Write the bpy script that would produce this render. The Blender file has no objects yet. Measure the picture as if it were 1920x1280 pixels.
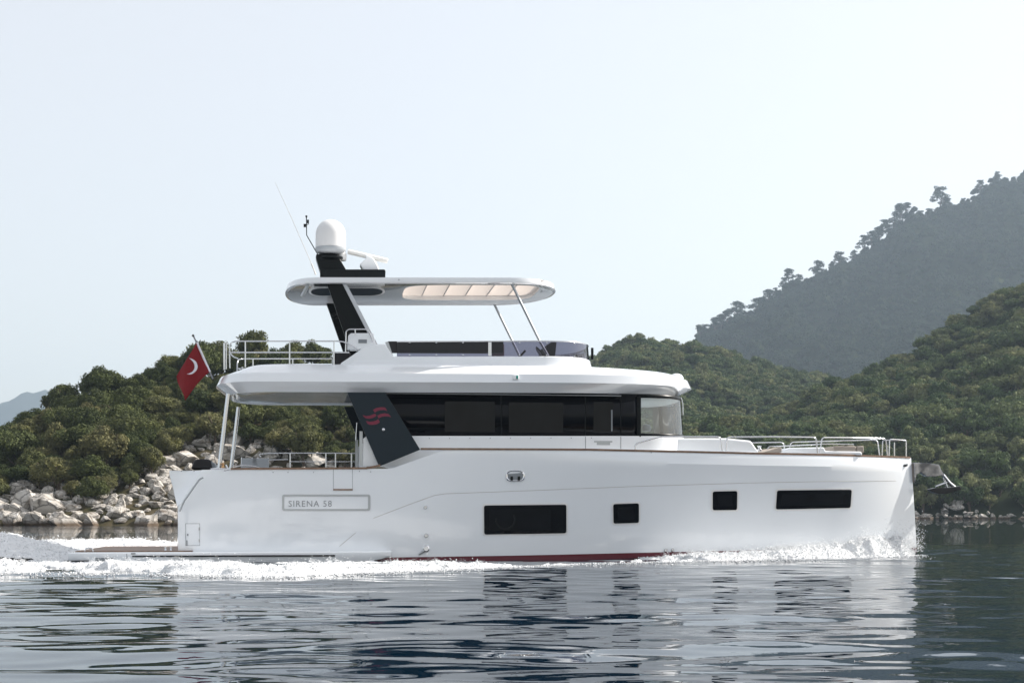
import bpy, bmesh, math, random
import numpy as np
from mathutils import Vector, Matrix, noise as mnoise
R = math.radians
S = bpy.context.scene
COL = S.collection

# ------------------------------------------------------------------ camera
F, H, YH, CX = 2700.0, 1.17, 960.0, 960.0        # photo measured in a 1920 x 1280 frame
cam_d = bpy.data.cameras.new('camera'); cam = bpy.data.objects.new('camera', cam_d); COL.objects.link(cam)
cam.location = (0, 0, H); cam.rotation_euler = (R(90), 0, 0)
cam_d.sensor_width = 36; cam_d.lens = F/1920*36; cam_d.shift_y = 320/1920
cam_d.clip_start = 0.1; cam_d.clip_end = 20000
S.camera = cam
# ------------------------------------------------------------------ sky, sun, exposure
SUN_EL, SUN_BACK = 39, 18                          # degrees up; degrees behind the picture plane, sun at the right
sd = Vector((math.cos(R(SUN_EL))*math.cos(R(SUN_BACK)), math.cos(R(SUN_EL))*math.sin(R(SUN_BACK)), math.sin(R(SUN_EL))))
w = bpy.data.worlds.new('World'); S.world = w; w.use_nodes = True
nt = w.node_tree; nt.nodes.clear()
sky = nt.nodes.new('ShaderNodeTexSky'); sky.sky_type = 'NISHITA'; sky.sun_disc = False
sky.sun_elevation = R(SUN_EL); sky.sun_rotation = math.atan2(sd.x, sd.y)
sky.air_density = 1.0; sky.dust_density = 2.6; sky.ozone_density = 1.0
bg = nt.nodes.new('ShaderNodeBackground'); bg.inputs[1].default_value = 0.15
wo = nt.nodes.new('ShaderNodeOutputWorld')
veil = nt.nodes.new('ShaderNodeMix'); veil.data_type = 'RGBA'; veil.inputs[0].default_value = 0.70   # thin pale high haze over the blue
veil.inputs[7].default_value = (2.92, 2.77, 2.54, 1)
nt.links.new(sky.outputs[0], veil.inputs[6]); nt.links.new(veil.outputs[2], bg.inputs[0]); nt.links.new(bg.outputs[0], wo.inputs[0])
sl = bpy.data.lights.new('sun', 'SUN'); sl.energy = 3.6; sl.angle = R(0.6); sl.color = (1, 0.94, 0.86)
so = bpy.data.objects.new('sun', sl); COL.objects.link(so); so.location = sd*50
so.rotation_euler = sd.to_track_quat('Z', 'Y').to_euler()
S.view_settings.view_transform = 'Standard'; S.view_settings.look = 'None'
S.view_settings.exposure = 1.10; S.view_settings.gamma = 1

# ------------------------------------------------------------------ helpers
def tag(o, label=None, cat=None, group=None, kind=None):
    if label: o['label'] = label
    if cat: o['category'] = cat
    if group: o['group'] = group
    if kind: o['kind'] = kind
    return o

def world_proj(p):
    return (CX+F*p[0]/p[1], YH-F*(p[2]-H)/p[1])

def mat(name, col, rough=0.5, metal=0.0, coat=0.0, var=0.0, vscale=3.0, bump=0.0, bscale=20.0, ior=1.5, spec=0.5, detail=4, col2=None, coords='Object'):
    m = bpy.data.materials.new(name); m.use_nodes = True
    n = m.node_tree.nodes; l = m.node_tree.links; b = n['Principled BSDF']
    b.inputs['Base Color'].default_value = (*col, 1); b.inputs['Roughness'].default_value = rough
    b.inputs['Metallic'].default_value = metal; b.inputs['Coat Weight'].default_value = coat
    b.inputs['Coat Roughness'].default_value = 0.04; b.inputs['IOR'].default_value = ior
    b.inputs['Specular IOR Level'].default_value = spec
    tc = n.new('ShaderNodeTexCoord')
    if var > 0 or col2:
        nz = n.new('ShaderNodeTexNoise'); nz.inputs['Scale'].default_value = vscale; nz.inputs['Detail'].default_value = detail
        l.new(tc.outputs[coords], nz.inputs['Vector'])
        cr = n.new('ShaderNodeValToRGB'); cr.color_ramp.elements[0].position = 0.35; cr.color_ramp.elements[1].position = 0.65
        c2 = col2 or tuple(min(1, c*(1+var)) for c in col); c1 = col if col2 else tuple(c*(1-var) for c in col)
        cr.color_ramp.elements[0].color = (*c1, 1); cr.color_ramp.elements[1].color = (*c2, 1)
        l.new(nz.outputs['Fac'], cr.inputs[0]); l.new(cr.outputs[0], b.inputs['Base Color'])
    if bump > 0:
        nb = n.new('ShaderNodeTexNoise'); nb.inputs['Scale'].default_value = bscale; nb.inputs['Detail'].default_value = 6
        l.new(tc.outputs[coords], nb.inputs['Vector'])
        bp = n.new('ShaderNodeBump'); bp.inputs['Strength'].default_value = bump; bp.inputs['Distance'].default_value = 0.1
        l.new(nb.outputs['Fac'], bp.inputs['Height']); l.new(bp.outputs[0], b.inputs['Normal'])
    return m

def glassmat(name, tint, refl_rough=0.02, base=0.06):
    m = bpy.data.materials.new(name); m.use_nodes = True
    n = m.node_tree.nodes; l = m.node_tree.links; n.clear()
    out = n.new('ShaderNodeOutputMaterial'); mx = n.new('ShaderNodeMixShader')
    tr = n.new('ShaderNodeBsdfTransparent'); tr.inputs[0].default_value = (*tint, 1)
    gl = n.new('ShaderNodeBsdfGlossy'); gl.inputs['Roughness'].default_value = refl_rough
    fr = n.new('ShaderNodeFresnel'); fr.inputs[0].default_value = 1.5
    ad = n.new('ShaderNodeMath'); ad.operation = 'ADD'; ad.inputs[1].default_value = base
    l.new(fr.outputs[0], ad.inputs[0]); l.new(ad.outputs[0], mx.inputs[0])
    l.new(tr.outputs[0], mx.inputs[1]); l.new(gl.outputs[0], mx.inputs[2]); l.new(mx.outputs[0], out.inputs[0])
    return m

SPLIT = {'front_post', 'black_trim', 'latch', 'hinge', 'rivet', 'clamp', 'ceiling_lamp', 'ceiling_seam', 'batten', 'floodlight', 'wall_rivet', 'cleat', 'roller', 'ceiling_vent', 'pillar', 'lettering'}
class MB:
    def __init__(s): s.v = []; s.f = []
    def add(s, vs, fs):
        o = len(s.v); s.v += [tuple(v) for v in vs]; s.f += [tuple(i+o for i in f) for f in fs]; return s
    def box(s, c, d, rot=None):
        vs = [Vector((x*d[0]/2, y*d[1]/2, z*d[2]/2)) for x in (-1, 1) for y in (-1, 1) for z in (-1, 1)]
        if rot: vs = [rot @ v for v in vs]
        return s.add([v+Vector(c) for v in vs], [(0,1,3,2),(4,6,7,5),(0,4,5,1),(2,3,7,6),(0,2,6,4),(1,5,7,3)])
    def tube(s, pts, r, n=10, r1=None, caps=True):
        pts = [Vector(p) for p in pts]; rings = []
        t0 = (pts[1]-pts[0]).normalized(); up = Vector((0, 0, 1)) if abs(t0.z) < .9 else Vector((0, 1, 0))
        k = len(pts)
        for i, p in enumerate(pts):
            t = (pts[min(i+1, k-1)]-pts[max(i-1, 0)]).normalized()
            a = (up - t*up.dot(t)).normalized(); b = t.cross(a); up = a
            rr = r if r1 is None else r+(r1-r)*i/(k-1)
            rings.append([p+(a*math.cos(q*2*math.pi/n)+b*math.sin(q*2*math.pi/n))*rr for q in range(n)])
        vs = [v for g in rings for v in g]; fs = []
        for i in range(k-1):
            for q in range(n):
                fs.append((i*n+q, i*n+(q+1) % n, (i+1)*n+(q+1) % n, (i+1)*n+q))
        if caps: fs += [tuple(reversed(range(n))), tuple(range((k-1)*n, k*n))]
        return s.add(vs, fs)
    def loft(s, loops, cap0=True, cap1=True, closed=True):
        n = len(loops[0]); vs = [v for g in loops for v in g]; fs = []
        for i in range(len(loops)-1):
            for q in range(n if closed else n-1):
                fs.append((i*n+q, i*n+(q+1) % n, (i+1)*n+(q+1) % n, (i+1)*n+q))
        if cap0: fs.append(tuple(reversed(range(n))))
        if cap1: fs.append(tuple(range((len(loops)-1)*n, len(loops)*n)))
        return s.add(vs, fs)
    def lathe(s, prof, c, n=40, axis=None):
        loops = [[Vector((r*math.cos(q*2*math.pi/n), r*math.sin(q*2*math.pi/n), z)) for q in range(n)] for r, z in prof]
        if axis: loops = [[axis @ v for v in g] for g in loops]
        return s.loft([[v+Vector(c) for v in g] for g in loops])
    def mirror(s): s.mir = True; return s                # the same piece again on the other side
    def build(s, name, m, parent=None, smooth=None, bevel=0, solid=0):
        if getattr(s, 'mir', False):
            t = MB(); t.v = [(v[0], -v[1], v[2]) for v in s.v]; t.f = [tuple(reversed(f)) for f in s.f]
            t.build(name, m, parent, smooth, bevel, solid)
        if name in SPLIT:
            root = list(range(len(s.v)))
            def find(i):
                while root[i] != i: root[i] = root[root[i]]; i = root[i]
                return i
            for f in s.f:
                for i in f[1:]: root[find(i)] = find(f[0])
            isl = {}
            for i in range(len(s.v)): isl.setdefault(find(i), []).append(i)
            if len(isl) > 1:
                for k, ids in isl.items():
                    mp = {i: j for j, i in enumerate(ids)}; t = MB(); t.v = [s.v[i] for i in ids]
                    t.f = [tuple(mp[i] for i in f) for f in s.f if find(f[0]) == k]; o = t.raw(name, m, parent, smooth, bevel, solid)
                return o
        return s.raw(name, m, parent, smooth, bevel, solid)
    def raw(s, name, m, parent, smooth, bevel, solid):
        me = bpy.data.meshes.new(name); me.from_pydata(s.v, [], s.f); me.update()
        bm = bmesh.new(); bm.from_mesh(me); bmesh.ops.recalc_face_normals(bm, faces=bm.faces); bm.to_mesh(me); bm.free()
        o = bpy.data.objects.new(name, me); COL.objects.link(o); o.parent = parent
        if m: me.materials.append(m)
        if smooth is not None:
            me.polygons.foreach_set('use_smooth', [True]*len(me.polygons))
            me.set_sharp_from_angle(angle=R(smooth))
        if solid:
            k = o.modifiers.new('solid', 'SOLIDIFY'); k.thickness = solid
        if bevel:
            k = o.modifiers.new('bevel', 'BEVEL'); k.width = bevel; k.segments = 3; k.limit_method = 'ANGLE'; k.angle_limit = R(35)
            if smooth is None:
                me.polygons.foreach_set('use_smooth', [True]*len(me.polygons)); me.set_sharp_from_angle(angle=R(40))
        return o

def empty(name, loc, rz=0, **k):
    o = bpy.data.objects.new(name, None); COL.objects.link(o); o.location = loc; o.rotation_euler = (0, 0, rz)
    o.empty_display_size = 0.3
    return tag(o, **k)

def interp(x, xs, ys): return float(np.interp(x, xs, ys))
def smoothcurve(pts, k=6):                            # Catmull-Rom through the points
    P = [Vector(p) for p in pts]; out = []
    for i in range(len(P)-1):
        a = P[max(i-1, 0)]; b = P[i]; c = P[i+1]; d = P[min(i+2, len(P)-1)]
        for j in range(k):
            t = j/k
            out.append(0.5*((2*b)+(c-a)*t+(2*a-5*b+4*c-d)*t*t+(3*b-3*c+d-a)*t**3))
    out.append(P[-1]); return out
def round_path(pts, r=0.08, k=5):                     # straight runs with rounded bends
    P = [Vector(p) for p in pts]; out = [P[0]]
    for i in range(1, len(P)-1):
        a = (P[i-1]-P[i]); b = (P[i+1]-P[i]); rr = min(r, a.length*.45, b.length*.45)
        p0 = P[i]+a.normalized()*rr; p1 = P[i]+b.normalized()*rr
        for j in range(k+1):
            t = j/k; out.append(p0*(1-t)**2+P[i]*2*t*(1-t)+p1*t*t)
    out.append(P[-1]); return out

# numpy value noise
def vnoise(x, y, seed=0):
    xi = np.floor(x).astype(np.int64); yi = np.floor(y).astype(np.int64); xf = x-xi; yf = y-yi
    def h(a, b):
        n = (a*374761393 + b*668265263 + seed*1442695041) & 0x7fffffff
        n = ((n ^ (n >> 13))*1274126177) & 0x7fffffff
        return ((n ^ (n >> 16)) & 0xffff)/65535.0
    u = xf*xf*(3-2*xf); v = yf*yf*(3-2*yf)
    return (h(xi, yi)*(1-u)+h(xi+1, yi)*u)*(1-v)+(h(xi, yi+1)*(1-u)+h(xi+1, yi+1)*u)*v
def fbm(x, y, o=4, seed=0, gain=0.5):
    s = 0; a = 1; t = 0
    for i in range(o):
        s = s+a*vnoise(x*2**i+17*i, y*2**i-9*i, seed+i); t += a; a *= gain
    return s/t
def grid_mesh(name, X, Y, Z, m, **k):
    ny, nx = X.shape
    me = bpy.data.meshes.new(name)
    co = np.stack([X, Y, Z], -1).reshape(-1, 3)
    idx = np.arange(nx*ny).reshape(ny, nx)
    q = np.stack([idx[:-1, :-1], idx[:-1, 1:], idx[1:, 1:], idx[1:, :-1]], -1).reshape(-1)
    me.vertices.add(nx*ny); me.vertices.foreach_set('co', co.astype(np.float32).ravel())
    nf = (nx-1)*(ny-1)
    me.loops.add(nf*4); me.loops.foreach_set('vertex_index', q.astype(np.int32))
    me.polygons.add(nf); me.polygons.foreach_set('loop_start', np.arange(nf, dtype=np.int32)*4)
    me.polygons.foreach_set('use_smooth', np.ones(nf, dtype=bool))
    me.update(calc_edges=True); me.validate()
    me.materials.append(m)
    o = bpy.data.objects.new(name, me); COL.objects.link(o)
    return tag(o, **k)

# ================================================================== the sea
def sea_material():
    m = bpy.data.materials.new('sea_water'); m.use_nodes = True
    n = m.node_tree.nodes; l = m.node_tree.links; b = n['Principled BSDF']
    b.inputs['Base Color'].default_value = (0.001, 0.010, 0.022, 1); b.inputs['Roughness'].default_value = 0.0
    b.inputs['IOR'].default_value = 1.333; b.inputs['Specular IOR Level'].default_value = 0.5
    g = n.new('ShaderNodeNewGeometry')
    mp = n.new('ShaderNodeMapping'); mp.inputs['Scale'].default_value = (0.28, 1.0, 1.0); l.new(g.outputs['Position'], mp.inputs[0])
    n1 = n.new('ShaderNodeTexNoise'); n1.inputs['Scale'].default_value = 3.4; n1.inputs['Detail'].default_value = 3; n1.inputs['Roughness'].default_value = 0.45
    n2 = n.new('ShaderNodeTexNoise'); n2.inputs['Scale'].default_value = 0.09; n2.inputs['Detail'].default_value = 2
    l.new(mp.outputs[0], n1.inputs['Vector']); l.new(mp.outputs[0], n2.inputs['Vector'])
    rp = n.new('ShaderNodeMapRange'); rp.inputs[1].default_value = 0.4; rp.inputs[2].default_value = 0.62
    rp.inputs[3].default_value = 0.25; rp.inputs[4].default_value = 1.0; l.new(n2.outputs['Fac'], rp.inputs[0])
    bp = n.new('ShaderNodeBump'); bp.inputs['Distance'].default_value = 0.0085
    sp = n.new('ShaderNodeSeparateXYZ'); l.new(g.outputs['Position'], sp.inputs[0])
    fr = n.new('ShaderNodeMapRange'); fr.inputs[1].default_value = 42; fr.inputs[2].default_value = 75; fr.inputs[3].default_value = .45; fr.inputs[4].default_value = 5   # breeze-ruffled water beyond the yacht's lee
    l.new(sp.outputs['Y'], fr.inputs[0]); ml = n.new('ShaderNodeMath'); ml.operation = 'MULTIPLY'; l.new(fr.outputs[0], ml.inputs[0]); l.new(n1.outputs['Fac'], ml.inputs[1])
    l.new(rp.outputs[0], bp.inputs['Strength']); l.new(ml.outputs[0], bp.inputs['Height']); l.new(bp.outputs[0], b.inputs['Normal'])
    return m
def axis_coords(lo, hi, step, far_lo, far_hi, g=1.13):
    a = list(np.arange(lo, hi, step)); s = step; x = a[-1]
    while x < far_hi: s *= g; x += s; a.append(x)
    s = step; x = lo; b = []
    while x > far_lo: s *= g; x -= s; b.append(x)
    return np.array(b[::-1]+a)
def sea():
    xs = axis_coords(-20, 20, 0.085, -5000, 5000); ys = axis_coords(7.0, 46, 0.06, -600, 6500)
    X, Y = np.meshgrid(xs, ys); rng = np.random.RandomState(5); Z = np.zeros_like(X)
    sx = np.gradient(xs)[None, :]; sy = np.gradient(ys)[:, None]
    cell = np.maximum(sx+0*Y, sy+0*X)
    for i in range(80):
        lam = 0.27*(18**rng.rand()); ang = rng.normal(0, 0.48); kx = math.sin(ang)*2*math.pi/lam; ky = math.cos(ang)*2*math.pi/lam
        slope = 0.0066 if lam < 1.0 else 0.0040
        amp = slope/(2*math.pi/lam)*1.25
        fade = np.clip(1.6-cell*5/lam, 0, 1)
        ph = rng.rand()*6.28
        env = 0.35+1.3*vnoise(X*0.13+i*3.1, Y*0.10+i*7.7, i)
        Z += amp*fade*env*np.sin(kx*X+ky*Y+ph+0.8*np.sin(0.21*X+0.17*Y+i))
    return grid_mesh('water', X, Y, Z, sea_material(), kind='structure')
sea()

# ================================================================== the yacht
TH = math.atan2(360, 2700); DC = 37.5; HB = 2.5
ST, CT = math.sin(TH), math.cos(TH)
def L(px, py, c=-HB):                                # a photo measurement on the lengthwise plane y = c -> yacht coordinates
    a = (px-CX)/F; b = (YH-py)/F; t = (DC+c)/(CT-a*ST)
    return Vector((t*(a*CT+ST), c, H+t*b))
def lx(px, c=-HB): return L(px, 0, c).x
yacht = empty('motor_yacht', (-ST*DC, CT*DC, 0), TH,
    label='large white motor yacht with flybridge and dark window band cruising on the calm water', cat='yacht')

WHITE = mat('white_gelcoat', (0.85, 0.88, 0.91), 0.12, coat=1.0, var=0.01, vscale=0.6)
WHITE2 = mat('white_matt_gelcoat', (0.78, 0.78, 0.77), 0.4)
CRIM = mat('crimson_paint', (0.11, 0.004, 0.016), 0.3, coat=0.3)
BOTT = mat('dark_bottom_paint', (0.012, 0.012, 0.015), 0.5)
NAVY = mat('dark_blue_grey_panel', (0.008, 0.017, 0.025), 0.35, spec=.25)
BLACK = mat('black_gloss', (0.004, 0.006, 0.007), 0.3, spec=.15)
DGLASS = mat('black_window_glass', (0.003, 0.004, 0.006), 0.03, ior=1.35, spec=.3)
DGLASS2 = mat('smoked_window_glass', (0.0055, 0.0065, 0.0085), 0.05, ior=1.35, spec=.3, var=0.25, vscale=1.5)
STEEL = mat('stainless_steel', (0.62, 0.63, 0.65), 0.16, metal=1.0)
BRUSH = mat('brushed_steel', (0.42, 0.44, 0.46), 0.3, metal=1.0)
TEAK = mat('teak', (0.20, 0.12, 0.075), 0.5, var=0.25, vscale=8)
CUSH = mat('taupe_cushion', (0.33, 0.29, 0.25), 0.8, bump=0.2, bscale=60)
GREY = mat('grey_trim', (0.22, 0.24, 0.26), 0.4)
LOGO = mat('logo_crimson', (0.17, 0.008, 0.035), 0.4)
SCREEN = glassmat('purple_smoked_glass', (0.20, 0.20, 0.265), base=0.0)
WSHIELD = glassmat('clear_windshield_glass', (0.78, 0.86, 0.90), base=0.13, refl_rough=.07)
RED = mat('red_cloth', (0.20, 0.003, 0.007), 0.75, bump=0.15, bscale=60)
WCLOTH = mat('white_cloth', (0.75, 0.74, 0.8), 0.8)
GREEN = mat('green_lens', (0.0, 0.25, 0.2), 0.1)

# ---- hull form
stem_z = [-0.9, 0.0, 0.35, 1.17, 2.7]
sx_ = [lx(1716, 0)-0.5, lx(1718.5, 0), lx(1718, 0), lx(1715, 0), lx(1708, 0)]
def xstem(z): return interp(z, stem_z, sx_)
XA = lx(332)
XM = lx(860)
def xaft(z): return XA+0.65*max(0.0, z-1.3)
def hb0(x, z):
    zz = max(z, 0); zt = 2.6; t = min(zz/zt, 1.0)**1.15
    u = max(0.0, (x-XM)/(xstem(z)-XM)); u = min(u, 1.0)
    d = HB*(1-u**3.3); wl = (HB-0.22)*(1-u**2.15)
    b = wl+(d-wl)*t
    if z < 0: b *= math.sqrt(max(0.0, 1-(z/-0.95)**2))
    return b
shp = [(315,880,-2.5),(700,878,-2.5),(712,873,-2.5),(788,842,-2.5),(1100,843,-2.5),(1250,846,-2.42),(1420,850,-2.05),(1550,852.5,-1.45),(1640,855,-0.85),(1708,858,0)]
shw = [L(*p) for p in shp]; SHX = [p.x for p in shw]; SHZ = [p.z for p in shw]
def sheer(x): return interp(x, SHX, SHZ)
def hb(x, z):
    b = hb0(x, z); zk = sheer(x)-0.30
    k = min(max((x-lx(960))/4, 0), 1)
    if z > zk: b -= 0.30*(z-zk)*k*min(1, b/0.5)
    # rounded quarters at the stern
    d = x-xaft(z)
    if d < 0.35: b -= 0.05*(1-max(d, 0)/0.35)**2
    return max(b, 0.0)
def surf(px, py, off=0.0):
    c = -2.3
    for _ in range(14):
        p = L(px, py, c); c = 0.5*c+0.5*(-hb(p.x, p.z)-off)
    return L(px, py, c)
boot = [(330,1047),(560,1045.5),(720,1044.5),(960,1041),(1200,1036),(1420,1031),(1600,1029),(1718,1026)]
bw = [L(p[0], p[1], c) for p, c in zip(boot, (-2.3,-2.3,-2.3,-2.3,-2.25,-1.7,-0.9,0))]
BTX = [p.x for p in bw]; BTZ = [p.z for p in bw]
def boot_top(x): return interp(x, BTX, BTZ)
def hull_skin(zlo, zhi, rows, name, m, off=0.0, ns=150, bevelrows=False):
    mb = MB(); loops = []
    for j in range(rows+1):
        g = []; v = j/rows
        for i in range(ns+1):
            s = i/ns; s = 1-(1-s)**1.25
            x = XA+s*(xstem(1.2)-XA)
            z = zlo(x)*(1-v)+zhi(x)*v
            x = XA+s*(xstem(z)-XA); b = hb(x, z)
            g.append((x, b, z))
        near = [Vector((x, -b-off, z)) for x, b, z in g]; far = [Vector((x, b+off, z)) for x, b, z in reversed(g)]
        loops.append(near+far)
    mb.loft(loops, False, False)
    return mb.build(name, m, yacht, smooth=25)
# row break placed on the knuckle by building hull in two skins of the same part
def hull():
    mb = MB(); loops = []; ns = 170
    def row(fz):
        g = []
        for i in range(ns+1):
            s = i/ns; s = 1-(1-s)**1.2
            x = XA+s*(xstem(1.2)-XA); z = fz(x); x = xaft(z)+s*(xstem(z)-xaft(z)); g.append((x, hb(x, z), z))
        return [Vector((x, -b, z)) for x, b, z in g]+[Vector((x, b, z)) for x, b, z in reversed(g)]
    zk = lambda x: sheer(x)-0.30
    for j in range(19):
        v = j/18; loops.append(row(lambda x: boot_top(x)*(1-v)+zk(x)*v))
    for j in range(1, 5):
        v = j/4; loops.append(row(lambda x: zk(x)*(1-v)+sheer(x)*v))
    # inner side of the bulwark and deck
    n = ns+1
    top = loops[-1]
    loops.append([Vector((p.x-0.02, p.y*(1-0.09/max(abs(p.y), .3)), p.z)) for p in top])
    loops.append([Vector((p.x-0.02, p.y, p.z-(0.30 if p.x > lx(800) else 0.75))) for p in loops[-1]])
    mb.loft(loops, False, False)
    o = len(mb.v)-2*n
    for i in range(ns):
        mb.f.append((o+i, o+i+1, o+2*n-2-i, o+2*n-1-i))
    return mb.build('hull', WHITE, yacht, smooth=16)
hull()
hull_skin(lambda x: boot_top(x)-0.135, lambda x: boot_top(x), 2, 'boot_stripe', CRIM, off=0.004)
hull_skin(lambda x: -0.9, lambda x: boot_top(x)-0.13, 6, 'hull_bottom', BOTT)

# transom with its curved wings
def wing():
    prof = [(380,880),(315,881),(316,892),(322,915),(328,938),(333,958),(332,985),(331,1022),(336,1036)]
    mb = MB()
    aft = smoothcurve([L(px, py, -2.3) for px, py in prof[1:]], 5)
    near = [Vector((p.x, -hb(xaft(p.z), p.z)+.12+.7*min(.4, max(0, (xaft(p.z)-p.x))), p.z)) for p in aft]
    fwd = [Vector((xaft(p.z), -hb(xaft(p.z), p.z)+.002, p.z)) for p in aft]
    mid = [(a*0.5+b*0.5)+Vector((0, 0.03, 0)) for a, b in zip(near, fwd)]
    edge = [Vector((p.x+0.01, p.y+0.06, p.z)) for p in near]
    edge2 = [Vector((p.x+0.12, p.y+0.22, p.z)) for p in near]
    cen = [Vector((p.x+0.14, 0, p.z)) for p in near]
    mb.loft([fwd, mid, near, edge, edge2, cen], False, False, closed=False)
    mb.mirror()
    top = [fwd[0], near[0], edge[0], cen[0]]
    mb.add([fwd[0], near[0], edge2[0], Vector((edge2[0].x, -edge2[0].y, edge2[0].z)), Vector((near[0].x, -near[0].y, near[0].z)), Vector((fwd[0].x, -fwd[0].y, fwd[0].z))], [(0,1,2,3,4,5)])
    mb.build('transom', WHITE, yacht, smooth=40)
wing()
def rail_obj(name, paths, m=None, r=0.018, parent=None, mirror=False):
    for sg in ((1, -1) if mirror else (1,)):
        top = None
        for p in paths:                                  # the first run is the rail, the others are its posts and lower runs
            p = [Vector((q[0], q[1]*sg, q[2])) for q in p]; up = abs(p[0].z-p[-1].z) > .5*(p[0]-p[-1]).length
            o = MB().tube(p, r, 8).build(name if top is None else ('post' if up else 'lower_rail'), m or STEEL, (parent or yacht) if top is None else (top if parent is None else parent), smooth=60)
            top = top or o
    return top
# handrail down the stern wing
rail_obj('stern_handrail', [round_path([L(381,895,-2.58), L(374,898,-2.6), L(345,939,-2.6), L(337,958,-2.55)], .05)], BRUSH, 0.022)

# ---- swim platform and its side sponson
def platform():
    mb = MB()
    x0, x1 = lx(128), lx(735, -2.62)
    def sec(x, f):                                # f 0..1 how full
        zt = 0.235; zb = -0.04; yo = -2.30-0.40*f
        return [Vector((x, -1.9, zt)), Vector((x, yo+0.03, zt)), Vector((x, yo, zt-0.03)), Vector((x, yo, zt-0.12)), Vector((x, yo+0.05*f, zb+(1-f)*0.2)), Vector((x, -1.9, zb+(1-f)*0.2))]
    xs = [x0+(x1-x0)*k/30 for k in range(31)]
    loops = []
    for x in xs:
        f = 1.0; d = x1-x
        if d < 1.6: f = math.sqrt(max(0.0, 1-(1-d/1.6)**2.4))*0.98+0.02
        e = x-x0
        if e < 0.5: f = min(f, 0.6+0.4*math.sqrt(1-(1-e/0.5)**2))
        loops.append(sec(x, f))
    mb.loft(loops); mb.mirror()
    mb.box(((x0+XA)/2+0.15, 0, 0.10), (XA-x0+0.1, 4.0, 0.26))
    o = mb.build('swim_platform', WHITE, yacht, smooth=30)
    t = MB().box(((x0+0.15+XA+0.35)/2, 0, 0.247), (XA+0.35-x0-0.15, 4.9, 0.02)); t.build('teak_deck', TEAK, o)
    b = MB().box(((lx(250)+lx(628))/2, -2.715, 0.135), (lx(628)-lx(250), 0.03, 0.035)).mirror(); b.build('rubbing_strake', BLACK, o)
    b = MB().box((lx(148), -2.71, 0.03), (0.62, 0.03, 0.03)).box((lx(252), -2.71, 0.20), (0.1, 0.03, 0.02)); b.build('black_trim', BLACK, o)
    b = MB().box((lx(198), -2.706, 0.06), (0.40, 0.02, 0.09)); b.build('step_recess', GREY, o)
    b = MB().box((lx(240), -2.706, 0.10), (0.012, 0.02, 0.2)); b.build('seam', GREY, o)
    rail_obj('grab_handle', [round_path([(lx(158), -2.45, .25), (lx(161), -2.45, .33), (lx(172), -2.45, .33), (lx(174), -2.45, .25)], .05)], STEEL, 0.015, o)
    c = MB()
    for q in (308, 318): c.lathe([(0.03, 0), (0.02, .06), (.045, .07), (.045, .09), (0, .09)], (lx(q), -2.2, 0.26), 14)
    c.build('cleat', STEEL, o, smooth=40)
platform()

# ---- strips laid on the hull
def strip(corners, off, rr=3.0, n=24, thick=0.02):
    (x0, yt0), (x1, yt1), (x2, yb1), (x3, yb0) = corners
    mb = MB(); top = []; bot = []
    for i in range(n+1):
        u = i/n; u = 0.5-0.5*math.cos(math.pi*u)
        xt = x0+(x1-x0)*u; xb = x3+(x2-x3)*u; yt = yt0+(yt1-yt0)*u; yb = yb0+(yb1-yb0)*u
        d = min((xt-x0), (x1-xt)); e = 0 if d >= rr else rr-math.sqrt(max(0, rr*rr-(rr-d)**2))
        top.append(surf(xt, yt+e, off)); bot.append(surf(xb, yb-e, off))
    K = 4; rows = []
    for k in range(K+1):
        v = k/K; g = []
        for a, b in zip(top, bot):
            p = a.lerp(b, v); p.y = -hb(p.x, p.z)-off; g.append(p)
        rows.append(g)
    back = [Vector((p.x, p.y+thick, p.z)) for p in rows[-1]]; back0 = [Vector((p.x, p.y+thick, p.z)) for p in rows[0]]
    mb.loft([back0]+rows+[back], False, False, closed=False)
    for side in (0, -1):
        pass
    return mb
def hull_window(cs, inner=True, port=False):
    (a, b), (c, d), (e, f), (g, h) = cs
    w = strip(cs, 0.016, 3.5).mirror().build('hull_window', DGLASS, yacht, smooth=20)
    strip([(a-3, b-3), (c+3, d-3), (e+3, f+3), (g-3, h+3)], 0.006, 5).mirror().build('frame', WHITE2, w, smooth=20)
    m = 9
    strip([(a+m, b+m*.8), (c-m-(20 if port else 0), d+m*.8), (e-m-(20 if port else 0), f-m*.8), (g+m, h-m*.8)], 0.019, 2).mirror().build('inner_pane', DGLASS2, w, smooth=20)
    if port:
        ctr = surf(948, 973, 0.022)
        mb = MB(); n = 36; rings = []
        for rr, dy in ((0.255, 0.004), (0.255, -0.004), (0.21, -0.004), (0.21, 0.004)):
            rings.append([ctr+Vector((rr*math.cos(2*math.pi*k/n), dy, rr*math.sin(2*math.pi*k/n))) for k in range(n)])
        mb.loft(rings, False, False).build('porthole_ring', BLACK, w, smooth=30)
hull_window([(907.5,947),(1062,945.5),(1062,999),(908,1001.5)], port=True)
hull_window([(1150,944.5),(1198,943),(1198,979.5),(1150.5,981)])
hull_window([(1336.5,921),(1382.5,920),(1382,955.5),(1336.5,956)])
hull_window([(1457,919),(1597,917.5),(1595,951.5),(1455,954.5)])
# styling groove
def line_on_hull(name, pts, r, m, off=0.0, k=8):
    P = []
    for (a, b), (c, d) in zip(pts[:-1], pts[1:]):
        n = max(2, int(abs(c-a)/25)+2)
        for i in range(n): t = i/n; P.append(surf(a+(c-a)*t, b+(d-b)*t, off))
    P.append(surf(*pts[-1], off)); return MB().tube(P, r, 6).build(name, m, yacht, smooth=60)
GROOVE = mat('groove_sealant', (0.38, 0.36, 0.33), 0.6)
line_on_hull('styling_groove', [(700,971),(765,946),(815,928),(835,925),(1000,919),(1200,911),(1400,905),(1550,902),(1680,901)], 0.005, GROOVE)
line_on_hull('styling_groove', [(636,1024),(667,998)], 0.005, GROOVE)
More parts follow.
